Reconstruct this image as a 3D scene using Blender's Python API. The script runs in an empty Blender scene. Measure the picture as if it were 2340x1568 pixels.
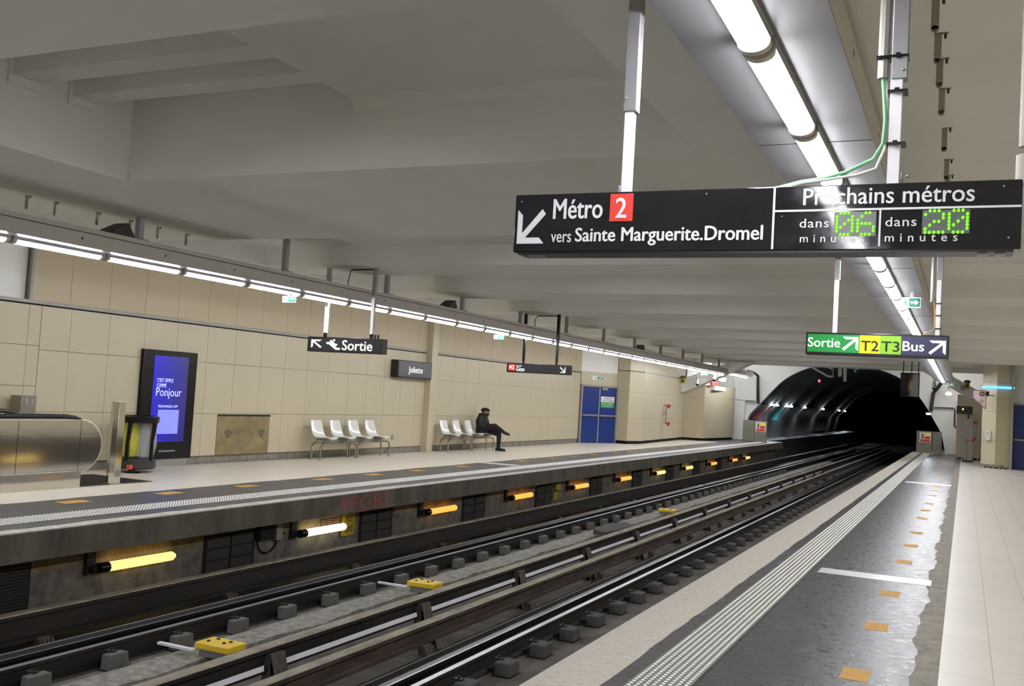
import bpy, bmesh, math, random
from mathutils import Vector, Matrix
random.seed(7)
PI = math.pi
S = bpy.context.scene
COL = S.collection

# ------------------------------------------------------------------ camera, world, exposure
YAW, PITCH, ROLL, FPX = 0.433564620, 0.0516979049, 0.0590608, 2250.0
cy, sy = math.cos(YAW), math.sin(YAW)
fw = Vector((-sy * math.cos(PITCH), cy * math.cos(PITCH), math.sin(PITCH)))
rt0 = Vector((cy, sy, 0)); up0 = rt0.cross(fw)
rt = rt0 * math.cos(ROLL) + up0 * math.sin(ROLL)
up = up0 * math.cos(ROLL) - rt0 * math.sin(ROLL)
cam_d = bpy.data.cameras.new('camera'); cam = bpy.data.objects.new('camera', cam_d); COL.objects.link(cam)
cam_d.sensor_fit = 'HORIZONTAL'; cam_d.sensor_width = 36.0; cam_d.lens = FPX / 2340.0 * 36.0
cam_d.clip_start = 0.05; cam_d.clip_end = 400
cam.matrix_world = Matrix(((rt.x, up.x, -fw.x, 0), (rt.y, up.y, -fw.y, 0), (rt.z, up.z, -fw.z, 1.65), (0, 0, 0, 1)))
S.camera = cam
wd = bpy.data.worlds.new('world'); S.world = wd; wd.use_nodes = True
wd.node_tree.nodes['Background'].inputs[0].default_value = (0, 0, 0, 1)
wd.node_tree.nodes['Background'].inputs[1].default_value = 0.0
S.view_settings.view_transform = 'Standard'; S.view_settings.look = 'None'
S.view_settings.gamma = 1.0; S.view_settings.use_curve_mapping = False
S.view_settings.exposure = 0.0
S.cycles.use_denoising = True
S.cycles.max_bounces = 10; S.cycles.diffuse_bounces = 6; S.cycles.glossy_bounces = 4
S.cycles.sample_clamp_indirect = 6.0
LAMP = 50.0            # radiance of the white tube lights
AMBER = 1.3            # radiance of the tube lamps beside the track

# ------------------------------------------------------------------ materials
MATS = {}
def lin(c):
    return tuple(((v / 255.0) / 12.92 if v <= 10 else (((v / 255.0) + 0.055) / 1.055) ** 2.4) for v in c) + (1.0,)
def M(name, rgb, rough=0.6, metal=0.0, var=0.0, vs=3.0, bump=0.0, bs=30.0, emit=0.0, dark=None, stretch=None, coat=0.0, spec=0.5, erough=None):
    if name in MATS: return MATS[name]
    m = bpy.data.materials.new(name); m.use_nodes = True
    nt = m.node_tree; b = nt.nodes['Principled BSDF']
    b.inputs['Base Color'].default_value = lin(rgb)
    b.inputs['Roughness'].default_value = rough; b.inputs['Metallic'].default_value = metal
    b.inputs['Coat Weight'].default_value = coat; b.inputs['Coat Roughness'].default_value = 0.08
    b.inputs['Specular IOR Level'].default_value = spec
    if emit:
        b.inputs['Emission Color'].default_value = lin(rgb); b.inputs['Emission Strength'].default_value = emit
    if var or bump:
        tc = nt.nodes.new('ShaderNodeTexCoord'); mp = nt.nodes.new('ShaderNodeMapping')
        nt.links.new(tc.outputs['Object'], mp.inputs['Vector'])
        if stretch: mp.inputs['Scale'].default_value = stretch
    if var:
        n = nt.nodes.new('ShaderNodeTexNoise'); n.inputs['Scale'].default_value = vs; n.inputs['Detail'].default_value = 6; n.inputs['Roughness'].default_value = 0.65
        nt.links.new(mp.outputs[0], n.inputs['Vector'])
        r = nt.nodes.new('ShaderNodeValToRGB'); r.color_ramp.elements[0].position = 0.3; r.color_ramp.elements[1].position = 0.7
        c = lin(rgb); d = lin(dark) if dark else tuple(x * (1 - var) for x in c[:3]) + (1,)
        r.color_ramp.elements[0].color = d; r.color_ramp.elements[1].color = c
        nt.links.new(n.outputs['Fac'], r.inputs[0]); nt.links.new(r.outputs[0], b.inputs['Base Color'])
        if erough:
            mr = nt.nodes.new('ShaderNodeMapRange'); mr.inputs['From Min'].default_value = 0.35; mr.inputs['From Max'].default_value = 0.65
            mr.inputs['To Min'].default_value = erough[0]; mr.inputs['To Max'].default_value = erough[1]
            nt.links.new(n.outputs['Fac'], mr.inputs['Value']); nt.links.new(mr.outputs[0], b.inputs['Roughness'])
    if bump:
        n2 = nt.nodes.new('ShaderNodeTexNoise'); n2.inputs['Scale'].default_value = bs; n2.inputs['Detail'].default_value = 4
        nt.links.new(mp.outputs[0], n2.inputs['Vector'])
        bp = nt.nodes.new('ShaderNodeBump'); bp.inputs['Strength'].default_value = bump; bp.inputs['Distance'].default_value = 0.02
        nt.links.new(n2.outputs['Fac'], bp.inputs['Height']); nt.links.new(bp.outputs[0], b.inputs['Normal'])
    MATS[name] = m
    return m

ceil_m = M('painted_concrete', (233, 234, 230), 0.75, var=0.06, vs=1.2)
beige = M('cream_panel', (196, 186, 159), 0.42, var=0.05, vs=0.8)
beige2 = M('cream_panel_upper', (188, 174, 145), 0.5, var=0.05, vs=0.8)
white_wall = M('white_paint', (238, 238, 233), 0.6, var=0.04, vs=1.5)
joint_m = M('dark_joint', (134, 124, 104), 0.9)
black_gap = M('black_recess', (26, 25, 24), 0.9)
conc_pit = M('dirty_concrete', (112, 108, 102), 0.9, var=0.45, vs=2.2, bump=0.25, bs=14, dark=(66, 63, 59))
conc_lip = M('lip_concrete', (116, 111, 103), 0.88, var=0.4, vs=2.5, bump=0.15, bs=20, dark=(76, 72, 66), stretch=(1, 1, 0.35))
conc_wall = M('wall_concrete_stained', (150, 130, 98), 0.9, var=0.5, vs=3.0, dark=(92, 78, 58))
conc_band = M('wall_concrete_grey', (134, 129, 120), 0.9, var=0.5, vs=5.0, dark=(74, 70, 64))
conc_light = M('light_concrete', (204, 201, 193), 0.85, var=0.35, vs=9.0, bump=0.2, bs=40, dark=(160, 156, 148))
conc_edge = M('edge_concrete', (200, 196, 186), 0.8, var=0.3, vs=22.0, bump=0.15, bs=60, dark=(164, 157, 146), stretch=(0.7, 1.6, 1))
screed = M('grey_screed', (150, 144, 132), 0.85, var=0.3, vs=7.0, dark=(112, 107, 98))
asphalt = M('black_coating', (58, 58, 60), 0.3, var=0.5, vs=9.0, bump=0.2, bs=42, dark=(44, 45, 47), stretch=(1.0, 1.7, 1), erough=(0.24, 0.42))
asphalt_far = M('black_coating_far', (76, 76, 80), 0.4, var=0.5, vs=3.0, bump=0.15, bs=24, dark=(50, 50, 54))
steel_gal = M('galvanised_grey', (158, 159, 162), 0.42, 0.55, var=0.12, vs=4)
tray_l = M('tray_light_grey', (186, 182, 176), 0.5)
tray_m = M('tray_grey', (118, 118, 120), 0.35, 0.0, var=0.1, vs=2.0, stretch=(1, 0.3, 1))
steel_br = M('brushed_steel', (214, 208, 196), 0.09, 0.97, bump=0.06, bs=1.6, stretch=(1, 0.6, 1.6))
steel_dk = M('dark_steel', (64, 60, 57), 0.5, 0.5, var=0.4, vs=6, stretch=(1, 0.15, 1))
rail_top = M('rail_head_steel', (196, 197, 202), 0.3, 0.75)
roll_m = M('rollway_steel', (80, 79, 80), 0.32, 0.8, var=0.2, vs=2, stretch=(1, 0.1, 1))
rust = M('rusty_steel', (88, 75, 66), 0.7, 0.3, var=0.5, vs=8, dark=(48, 38, 34), stretch=(1, 0.2, 1))
dusty = M('dusty_bar_top', (176, 168, 152), 0.75, var=0.4, vs=10, dark=(118, 112, 100), stretch=(1, 0.3, 1))
white_al = M('pale_aluminium', (236, 236, 242), 0.4, 0.0)
rubber = M('black_rubber', (22, 22, 23), 0.4)
blockm = M('block_concrete', (108, 107, 103), 0.8, var=0.35, vs=9, bump=0.1, bs=40)
insul = M('insulator_brown', (98, 91, 82), 0.75, var=0.4, vs=12, dark=(62, 57, 51))
plast_w = M('white_plastic', (226, 228, 222), 0.22, coat=0.6)
black_p = M('black_plastic', (12, 12, 13), 0.3, spec=0.3)
sign_bk = M('sign_black', (36, 36, 39), 0.07, var=0.3, vs=9, erough=(0.03, 0.10))
sign_rim = M('sign_rim_black', (22, 22, 24), 0.35)
txt_w = M('lettering_white', (226, 226, 230), 0.5)
txt_k = M('lettering_black', (28, 26, 18), 0.5)
red_sq = M('line_red', (226, 66, 54), 0.45)
green_s = M('sign_green', (30, 150, 66), 0.35, emit=0.12)
yel_s = M('sign_yellow', (240, 214, 20), 0.35, emit=0.15)
lime_s = M('sign_lime', (140, 200, 44), 0.35, emit=0.15)
navy_s = M('sign_navy', (44, 46, 84), 0.3, emit=0.05)
lit_txt = M('lit_lettering', (235, 238, 230), 0.5, emit=0.55)
led_g = M('led_green', (110, 255, 16), 0.5, emit=1.5)
led_bg = M('led_window', (92, 98, 96), 0.25)
led_y = M('led_amber', (255, 200, 40), 0.5, emit=4)
lamp_m = M('tube_glow', (250, 250, 255), 0.4, emit=LAMP)
lamp_sm = M('small_lamp_glow', (245, 250, 255), 0.4, emit=22)
tun_lamp = M('tunnel_lamp_glow', (235, 245, 255), 0.4, emit=150)
cap_m = M('lamp_cap', (196, 192, 184), 0.35, 0.2)
amb_y = M('tube_yellow', (255, 220, 132), 0.4, emit=AMBER)
amb_w = M('tube_pale_yellow', (255, 246, 206), 0.4, emit=AMBER * 2.2)
amb_o = M('tube_orange', (255, 180, 78), 0.4, emit=AMBER * 0.9)
red_l = M('signal_red', (255, 40, 60), 0.4, emit=14)
blue_l = M('blue_strip', (80, 170, 255), 0.4, emit=3.0)
exit_g = M('exit_green', (16, 96, 78), 0.4, emit=0.25)
exit_w = M('exit_white', (225, 245, 240), 0.4, emit=0.25)
screen = M('screen_blue', (34, 34, 226), 0.2, emit=0.75, coat=0.5)
_n = screen.node_tree; _tc = _n.nodes.new('ShaderNodeTexCoord'); _sx = _n.nodes.new('ShaderNodeSeparateXYZ'); _r = _n.nodes.new('ShaderNodeValToRGB')
_r.color_ramp.elements[0].color = lin((26, 24, 222)); _r.color_ramp.elements[1].color = lin((40, 40, 128))
_n.nodes['Principled BSDF'].inputs['Emission Strength'].default_value = 0.8
_n.links.new(_tc.outputs['Generated'], _sx.inputs[0]); _n.links.new(_sx.outputs[1], _r.inputs[0])
_n.links.new(_r.outputs[0], _n.nodes['Principled BSDF'].inputs['Emission Color']); _n.nodes['Principled BSDF'].inputs['Base Color'].default_value = (.01, .01, .03, 1)
screen_t = M('screen_text', (190, 200, 255), 0.3, emit=0.8)
door_b = M('door_blue', (16, 50, 128), 0.4, var=0.06, vs=3)
grey_p = M('grey_paint', (150, 148, 140), 0.45, 0.2)
gate_m = M('gate_grey', (134, 130, 118), 0.5, 0.2, var=0.08, vs=5)
yellow_p = M('marker_ochre', (204, 158, 70), 0.7, var=0.3, vs=40, dark=(160, 118, 50))
yellow_b = M('yellow_cover', (250, 212, 56), 0.4, var=0.1, vs=14)
yellow_d = M('yellow_plate_dirty', (186, 160, 34), 0.6, var=0.4, vs=9)
brown_d = M('brown_plate_dirty', (104, 72, 28), 0.7, var=0.4, vs=9)
pipe_m = M('pipe_pale', (176, 172, 160), 0.6)
cover_m = M('cover_metal', (222, 222, 224), 0.38, 0.35, var=0.15, vs=6, stretch=(.3, 3, 1))
red_p = M('valve_red', (170, 36, 34), 0.4)
brass = M('hatch_brass', (158, 142, 100), 0.5, 0.1, var=0.4, vs=3, dark=(112, 100, 70))
brass_st = M('hatch_stain', (104, 95, 72), 0.6)
stud_w = M('stud_white', (250, 249, 243), 0.4)
tact_m = M('tactile_grey', (116, 116, 111), 0.5, var=0.1, vs=20)
tact_f = M('tactile_grey_far', (128, 128, 130), 0.5)
bagy = M('bag_yellow', (196, 196, 70), 0.35, var=0.3, vs=14)
bag = bpy.data.materials.new('bag_clear'); bag.use_nodes = True
_b = bag.node_tree.nodes['Principled BSDF']; _b.inputs['Base Color'].default_value = (0.75, 0.75, 0.78, 1); _b.inputs['Roughness'].default_value = 0.18; _b.inputs['Alpha'].default_value = 0.38
unlit_m = M('unlit_tunnel_black', (9, 9, 9), 0.8, var=0.4, vs=2, spec=0.1)  # vault colour blackened so that the unlit tunnel stays dark
lamplit_m = M('lamplit_tunnel_lower', (104, 104, 104), 0.35, var=0.4, vs=4, dark=(60, 60, 62))  # tunnel sides and ledges paled, lamplight put into the colour
graf_r = M('graffiti_red', (168, 84, 78), 0.85, var=0.5, vs=11, dark=(132, 88, 82))
graf_p = M('graffiti_pink', (150, 40, 66), 0.5); graf_t = M('graffiti_teal', (40, 150, 150), 0.5); graf_o = M('graffiti_ochre', (150, 110, 50), 0.5)
mirror_m = M('mirror_glass', (120, 120, 122), 0.06, 1.0)
skin = M('skin', (150, 104, 84), 0.6); beard = M('beard', (58, 36, 30), 0.8)
cloth_k = M('black_jacket', (26, 27, 29), 0.75); cloth_n = M('black_trousers', (22, 23, 27), 0.8)
shoe_m = M('black_shoe', (30, 29, 29), 0.5); cap_k = M('dark_cap', (24, 20, 26), 0.85)
cable_w = M('cable_white', (206, 204, 192), 0.5); cable_g = M('cable_green', (104, 176, 124), 0.5); cable_o = M('cable_orange', (196, 140, 92), 0.5)
hook_m = M('bracket_grey', (150, 143, 128), 0.5, 0.4)

def tile_floor(name, base, joint, sx, sy_, off=(0, 0)):
    m = bpy.data.materials.new(name); m.use_nodes = True
    nt = m.node_tree; b = nt.nodes['Principled BSDF']; b.inputs['Roughness'].default_value = 0.38
    tc = nt.nodes.new('ShaderNodeTexCoord'); mp = nt.nodes.new('ShaderNodeMapping')
    mp.inputs['Rotation'].default_value = (0, 0, PI / 2); mp.inputs['Location'].default_value = (off[0], off[1], 0)
    br = nt.nodes.new('ShaderNodeTexBrick'); br.inputs['Scale'].default_value = 1.0
    br.inputs['Brick Width'].default_value = sy_; br.inputs['Row Height'].default_value = sx
    br.inputs['Mortar Size'].default_value = 0.003; br.inputs['Mortar Smooth'].default_value = 0.2; br.offset = 0.5
    c = lin(base); br.inputs['Color1'].default_value = c; br.inputs['Color2'].default_value = tuple(x * 0.95 for x in c[:3]) + (1,)
    br.inputs['Mortar'].default_value = lin(joint)
    nt.links.new(tc.outputs['Object'], mp.inputs['Vector']); nt.links.new(mp.outputs[0], br.inputs['Vector'])
    nt.links.new(br.outputs['Color'], b.inputs['Base Color'])
    return m
tile_near = tile_floor('floor_tile_pale', (208, 203, 193), (150, 144, 132), 0.335, 0.62, (0, 0.115))
tile_far = tile_floor('floor_tile_far', (214, 207, 194), (176, 168, 152), 0.335, 0.62)

# ------------------------------------------------------------------ mesh builder
def root_of(o):
    while o.parent is not None: o = o.parent
    return o
class MB:
    def __init__(s): s.v = []; s.f = []
    def add(s, vs, fs, mat=None):
        o = len(s.v)
        s.v += [tuple(mat @ Vector(v)) if mat else tuple(v) for v in vs]
        s.f += [tuple(i + o for i in f) for f in fs]; return s
    def box(s, x0, x1, y0, y1, z0, z1, mat=None):
        return s.add([(x0, y0, z0), (x1, y0, z0), (x1, y1, z0), (x0, y1, z0), (x0, y0, z1), (x1, y0, z1), (x1, y1, z1), (x0, y1, z1)],
                     [(0, 3, 2, 1), (4, 5, 6, 7), (0, 1, 5, 4), (1, 2, 6, 5), (2, 3, 7, 6), (3, 0, 4, 7)], mat)
    def quad(s, a, b, c, d): return s.add([a, b, c, d], [(0, 1, 2, 3)])
    def prism(s, poly, axis, a, b, mat=None):
        """poly: 2-D points; axis 'x': (y,z), 'y': (x,z), 'z': (x,y); extruded from a to b."""
        P = {'x': lambda p, t: (t, p[0], p[1]), 'y': lambda p, t: (p[0], t, p[1]), 'z': lambda p, t: (p[0], p[1], t)}[axis]
        n = len(poly); vs = [P(p, a) for p in poly] + [P(p, b) for p in poly]
        fs = [tuple(range(n))[::-1], tuple(range(n, 2 * n))] + [(i, (i + 1) % n, n + (i + 1) % n, n + i) for i in range(n)]
        return s.add(vs, fs, mat)
    def tube(s, pts, r, n=8, cap=True):
        pts = [Vector(p) for p in pts]; k = len(pts); rs = r if isinstance(r, (list, tuple)) else [r] * k
        o = len(s.v); prev = None
        for i, p in enumerate(pts):
            t = (pts[min(i + 1, k - 1)] - pts[max(i - 1, 0)]).normalized()
            if prev is None:
                a = Vector((0, 0, 1)) if abs(t.z) < 0.9 else Vector((1, 0, 0))
                u = t.cross(a).normalized()
            else:
                u = (prev - t * prev.dot(t)).normalized()
            prev = u; w = t.cross(u)
            for j in range(n):
                q = p + (u * math.cos(2 * PI * j / n) + w * math.sin(2 * PI * j / n)) * rs[i]
                s.v.append(tuple(q))
        for i in range(k - 1):
            for j in range(n):
                s.f.append((o + i * n + j, o + i * n + (j + 1) % n, o + (i + 1) * n + (j + 1) % n, o + (i + 1) * n + j))
        if cap:
            s.f.append(tuple(o + j for j in range(n))[::-1]); s.f.append(tuple(o + (k - 1) * n + j for j in range(n)))
        return s
    def cyl(s, a, b, r, n=14): return s.tube([a, b], r, n)
    def lathe(s, prof, c, n=20):
        o = len(s.v)
        for (r, z) in prof:
            for j in range(n): s.v.append((c[0] + r * math.cos(2 * PI * j / n), c[1] + r * math.sin(2 * PI * j / n), c[2] + z))
        for i in range(len(prof) - 1):
            for j in range(n): s.f.append((o + i * n + j, o + i * n + (j + 1) % n, o + (i + 1) * n + (j + 1) % n, o + (i + 1) * n + j))
        s.f.append(tuple(o + j for j in range(n))[::-1]); s.f.append(tuple(o + (len(prof) - 1) * n + j for j in range(n)))
        return s
    def ball(s, c, r, n=12, m=8):
        r = (r, r, r) if not isinstance(r, (tuple, list)) else r
        o = len(s.v)
        for i in range(1, m):
            for j in range(n):
                a, b = PI * i / m, 2 * PI * j / n
                s.v.append((c[0] + r[0] * math.sin(a) * math.cos(b), c[1] + r[1] * math.sin(a) * math.sin(b), c[2] + r[2] * math.cos(a)))
        s.v.append((c[0], c[1], c[2] + r[2])); s.v.append((c[0], c[1], c[2] - r[2]))
        for i in range(m - 2):
            for j in range(n): s.f.append((o + i * n + j, o + (i + 1) * n + j, o + (i + 1) * n + (j + 1) % n, o + i * n + (j + 1) % n))
        t, bt = o + (m - 1) * n, o + (m - 1) * n + 1
        for j in range(n):
            s.f.append((t, o + j, o + (j + 1) % n)); s.f.append((bt, o + (m - 2) * n + (j + 1) % n, o + (m - 2) * n + j))
        return s
    def limb(s, pts, rs, n=14):
        """tapered limb with round ends"""
        s.tube(pts, rs, n)
        for p, r in zip(pts, rs): s.ball(p, r, n, 8)
        return s
    def build(s, name, mat, parent=None, bevel=0.0, smooth=True, ang=35, base=False, flip=False):
        v = s.v; loc = Vector((0, 0, 0))
        if base:
            lo = [min(p[i] for p in v) for i in range(3)]; hi = [max(p[i] for p in v) for i in range(3)]
            loc = Vector(((lo[0] + hi[0]) / 2, (lo[1] + hi[1]) / 2, lo[2])); v = [tuple(Vector(p) - loc) for p in v]
        elif parent is not None and root_of(parent).get('world'):
            L = Vector(root_of(parent)['world']); v = [tuple(Vector(p) - L) for p in v]
        me = bpy.data.meshes.new(name); me.from_pydata(v, [], s.f); me.update()
        bm = bmesh.new(); bm.from_mesh(me); bmesh.ops.recalc_face_normals(bm, faces=bm.faces)
        bm.to_mesh(me); bm.free()
        me.materials.append(mat)
        if smooth: me.shade_smooth(); me.set_sharp_from_angle(angle=math.radians(ang))
        o = bpy.data.objects.new(name, me); o.location = loc; COL.objects.link(o)
        if parent is not None: o.parent = parent
        if bevel:
            b = o.modifiers.new('edge', 'BEVEL'); b.width = bevel; b.segments = 2; b.limit_method = 'ANGLE'; b.angle_limit = math.radians(40)
        return o

def tag(o, label, cat, group=None, kind=None):
    o['label'] = label; o['category'] = cat
    if group: o['group'] = group
    if kind: o['kind'] = kind
    return o
def thing(name, label, cat, loc=(0, 0, 0), group=None, rz=0.0, world=True):
    """an Empty at the thing's base; parts built in world coordinates are moved to its frame when world is set"""
    o = bpy.data.objects.new(name, None); COL.objects.link(o); o.location = loc; o.rotation_euler = (0, 0, rz); o.empty_display_size = 0.1
    if world: o['world'] = list(loc)
    return tag(o, label, cat, group)
def struct(o): o['kind'] = 'structure'; return o
def copy_tree(o, loc, label=None, rz=None):
    def cp(x, parent):
        c = x.copy(); COL.objects.link(c)
        if parent: c.parent = parent
        for ch in [k for k in list(x.children)]: cp(ch, c)
        return c
    r = cp(o, None); r.location = loc
    if label: r['label'] = label
    if rz is not None: r.rotation_euler = (0, 0, rz)
    return r

_dg = None
def text_mesh(body, bold=0.0, space=1.0, italic=0.0):
    cu = bpy.data.curves.new('lettering', 'FONT'); cu.body = body; cu.size = 1.0; cu.offset = bold; cu.space_character = space; cu.shear = italic
    cu.resolution_u = 3
    o = bpy.data.objects.new('lettering', cu); COL.objects.link(o)
    dg = bpy.context.evaluated_depsgraph_get(); ev = o.evaluated_get(dg)
    me = bpy.data.meshes.new_from_object(ev)
    vs = [tuple(v.co) for v in me.vertices]; fs = [tuple(p.vertices) for p in me.polygons]
    bpy.data.objects.remove(o); bpy.data.curves.remove(cu); bpy.data.meshes.remove(me)
    return vs, fs
def text_fit(mb, body, u0, u1, w0, w1, frame, bold=0.0, space=1.0, lift=0.002):
    """lettering scaled to fill u0..u1 by w0..w1 on a face; frame(u, w, d) gives the world point"""
    vs, fs = text_mesh(body, 0.0, space)
    ax, bx = min(v[0] for v in vs), max(v[0] for v in vs); ay, by = min(v[1] for v in vs), max(v[1] for v in vs)
    # heavier strokes: the same outline set a little to each side, each on its own level
    e = min(bold, 0.03) * 0.75 * (w1 - w0)
    for q, (a, b) in enumerate(((0, 0), (e, 0), (-e, 0), (0, e * .6), (0, -e * .6)) if bold else ((0, 0),)):
        mb.add([frame(u0 + e + (v[0] - ax) / (bx - ax) * (u1 - u0 - 2 * e) + a, w0 + (v[1] - ay) / (by - ay) * (w1 - w0) + b, lift + q * .00008) for v in vs], fs)
    return mb
def poly_fit(mb, pts, frame, t=0.002):
    n = len(pts)
    vs = [frame(p[0], p[1], 0.0) for p in pts] + [frame(p[0], p[1], t) for p in pts]
    mb.add(vs, [tuple(range(n)), tuple(range(n, 2 * n))] + [(i, (i + 1) % n, n + (i + 1) % n, n + i) for i in range(n)])
    return mb
def face_y(yf): return lambda u, w, d: (u, yf - d, w)          # a face that looks towards -Y
def face_x(xf): return lambda u, w, d: (xf + d, u, w)          # a face that looks towards +X
def rect(u0, u1, w0, w1): return [(u0, w0), (u1, w0), (u1, w1), (u0, w1)]
ARROW = [(0.215, 0.0), (0.0, 0.17), (0.0, 1.0), (0.83, 1.0), (1.0, 0.84), (0.28, 0.84), (0.93, 0.19), (0.82, 0.08), (0.16, 0.745), (0.2, 0.04)]
def arrow(mb, u0, u1, w0, w1, frame, fx=False, fy=False):
    """pointing down-left; fx and fy turn it over"""
    pts = []
    for a, b in [(0.0, 0.95), (0.0, 0.0), (0.95, 0.0), (0.78, 0.17), (0.29, 0.17), (0.98, 0.82), (0.86, 0.96), (0.17, 0.29), (0.17, 0.8)]:
        a = 1 - a if fx else a; b = 1 - b if fy else b
        pts.append((u0 + a * (u1 - u0), w0 + b * (w1 - w0)))
    return poly_fit(mb, pts, frame, 0.002)

YB, YE = -11.0, 52.0                    # the ends of the station box
XN, XF = -2.25, -8.42                   # platform edges
XC = -5.335                             # middle of the track pit
XW, XR = -12.95, 2.28                   # side walls

# ------------------------------------------------------------------ floors and pit
def slab(name, x0, x1, y0, y1, z0, z1, m, parent=None): return struct(MB().box(x0, x1, y0, y1, z0, z1).build(name, m, parent, smooth=False))
random.seed(3)
slab('floor_near_platform', XN, XR, YB, YE, -0.35, -0.012, conc_pit)
slab('floor_near_edge', XN, -1.86, YB, YE, -0.012, 0.0, conc_edge)
def ragged(y, a, s): return a * (math.sin(y * 2.3 + s) + 0.6 * math.sin(y * 5.1 + 2 * s) + 0.5 * math.sin(y * 11.7 + s * 3) + 0.5 * random.uniform(-1, 1))
def strip(name, xa, xb, m, ra=0.0, rb=0.0, y0=YB, y1=YE, z0=-0.012, z1=0.0, step=0.12):
    mb = MB(); n = int((y1 - y0) / step); vs = []
    for i in range(n + 1):
        y = y0 + (y1 - y0) * i / n
        a, b = xa + (ragged(y, ra, 1) if ra else 0), xb + (ragged(y, rb, 4) if rb else 0)
        vs += [(a, y, z0), (a, y, z1), (b, y, z1), (b, y, z0)]
    fs = []
    for i in range(n):
        for j in range(3): fs.append((4 * i + j, 4 * i + j + 1, 4 * i + 4 + j + 1, 4 * i + 4 + j))
    mb.add(vs, fs); return struct(mb.build(name, m, smooth=False))
strip('floor_near_black', -1.86, -0.27, asphalt, 0.006, 0.020, z1=0.003)
slab('floor_near_screed', -0.9, -0.10, YB, YE, -0.012, 0.0, screed)
slab('floor_near_tile', -0.10, XR, YB, 46.0, -0.012, 0.004, tile_near)
slab('floor_far_platform', XW, XF, YB, YE, -0.30, -0.012, conc_lip)
slab('floor_far_edge', -8.66, XF, YB, YE, -0.012, 0.0, conc_light)
strip('floor_far_black', -10.25, -8.62, asphalt_far, 0.012, 0.012, z1=0.003)
slab('floor_far_tile', XW, -10.2, YB, 45.5, -0.012, 0.002, tile_far)
slab('floor_track_bed', -8.9, XN, YB, 140, -1.45, -1.32, conc_pit)
slab('floor_bed_near', -5.02, XN, YB, 140, -1.32, -1.2, conc_pit)
slab('floor_bed_far', -8.9, -7.2, YB, 140, -1.32, -1.2, conc_pit)
strip('floor_drain_kerb', -7.22, -6.82, M('kerb_concrete', (168, 165, 157), .88, var=.45, vs=10, bump=.3, bs=30, dark=(104, 101, 95)), 0.0, 0.025, YB, 60, -1.32, -1.17)
slab('wall_pit_near', XN, -1.9, YB, YE, -1.45, -0.35, conc_pit)
slab('wall_pit_far', -9.0, -8.80, YB, YE, -0.52, -0.30, conc_wall)
slab('wall_pit_far_base', -9.0, -8.80, YB, YE, -1.45, -0.52, conc_band)

# ------------------------------------------------------------------ ceiling
Z0, Z1 = 3.67, 3.97
cb = MB()
def cq(x0, x1, y0, y1, z): cb.quad((x0, y0, z), (x1, y0, z), (x1, y1, z), (x0, y1, z))
CX0, CX1, CXM, CY0, CY1 = -8.18, -2.0, -5.35, 4.38, 7.68
cq(XW - .3, XR, YB, CY0, Z0); cq(XW - .3, CX0, CY0, CY1, Z0); cq(CX1, XR, CY0, CY1, Z0); cq(XW - .3, XR, CY1, 11.3, Z0)
zs, zt = 4.35, 4.58
cb.quad((CX0, CY0, Z0), (CX0, CY1, Z0), (CX0, CY1, zt), (CX0, CY0, zt))
cb.quad((CX1, CY0, Z0), (CX1, CY1, Z0), (CX1, CY1, zs), (CX1, CY0, zs))
cb.quad((CX0, CY0, Z0), (CX1, CY0, Z0), (CX1, CY0, zt), (CX0, CY0, zt))
cb.quad((CX0, CY1, Z0), (CXM, CY1, Z0), (CXM, CY1, zt), (CX0, CY1, zt))
cq(CX0, CXM, CY0, CY1, zt)
cb.quad((CXM, CY0, zs), (CXM, CY1 - .12, zs), (CXM, CY1 - .12, zt), (CXM, CY0, zt))
# right-hand soffit of the coffer with its coved far side
cov = [(CY0, zs), (CY1 - 0.12, zs)] + [(CY1 - 0.12 + 0.12 * math.sin(a), zs - 0.12 * (1 - math.cos(a))) for a in [PI / 2 * k / 6 for k in range(1, 7)]] + [(CY1, Z0)]
for (a, za), (b, zb) in zip(cov, cov[1:]): cb.quad((CXM, a, za), (CX1, a, za), (CX1, b, zb), (CXM, b, zb))
cb.add([(CXM, y, z) for y, z in cov[1:]] + [(CXM, CY1, zt), (CXM, CY1 - .12, zt)], [tuple(range(len(cov) + 1))])
YK = [11.3 + 3.85 * k for k in range(9)]
XRB = -11.3
for k, y in enumerate(YK):
    e = y + 2.6
    cb.quad((XRB, y, Z0), (XR, y, Z0), (XR, y, Z1), (XRB, y, Z1))
    cq(XRB, XR, y, y + 2.45, Z1)
    cb.quad((XRB, y + 2.45, Z1), (XR, y + 2.45, Z1), (XR, e, Z0), (XRB, e, Z0))
    cb.add([(XRB, y, Z0), (XRB, y, Z1), (XRB, y + 2.45, Z1), (XRB, e, Z0)], [(0, 1, 2, 3)])
    nxt = YK[k + 1] if k + 1 < len(YK) else 46.2
    cq(XRB, XR, e, nxt, Z0)
cq(XW - .3, XRB, 11.3, 46.2, Z0)
cb.quad((XW - .3, 46.2, Z0), (XR, 46.2, Z0), (XR, 46.2, 4.6), (XW - .3, 46.2, 4.6))
cq(XW - .3, XR, 46.2, YE + .1, 4.6)
struct(cb.build('ceiling', ceil_m, ang=50))
# steel ties across the open half of the coffer
for (a, b, lab) in ((6.20, 6.50, 'white box beam across the ceiling recess, the one nearer its open middle'), (6.88, 7.16, 'white box beam across the ceiling recess, the one beside its corner with a dark crack')):
    t = thing('recess_beam', lab, 'beam', (-6.8, (a + b) / 2, 4.35), 'box beams in the ceiling recess')
    MB().box(CX0, CXM, a, b, 4.35, 4.57).build('beam_body', ceil_m, t, bevel=0.006)
    MB().box(CX0 - .0, CX0 + .03, a - .04, b + .0, 4.27, 4.5).build('end_plate', ceil_m, t, bevel=0.004)
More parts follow.
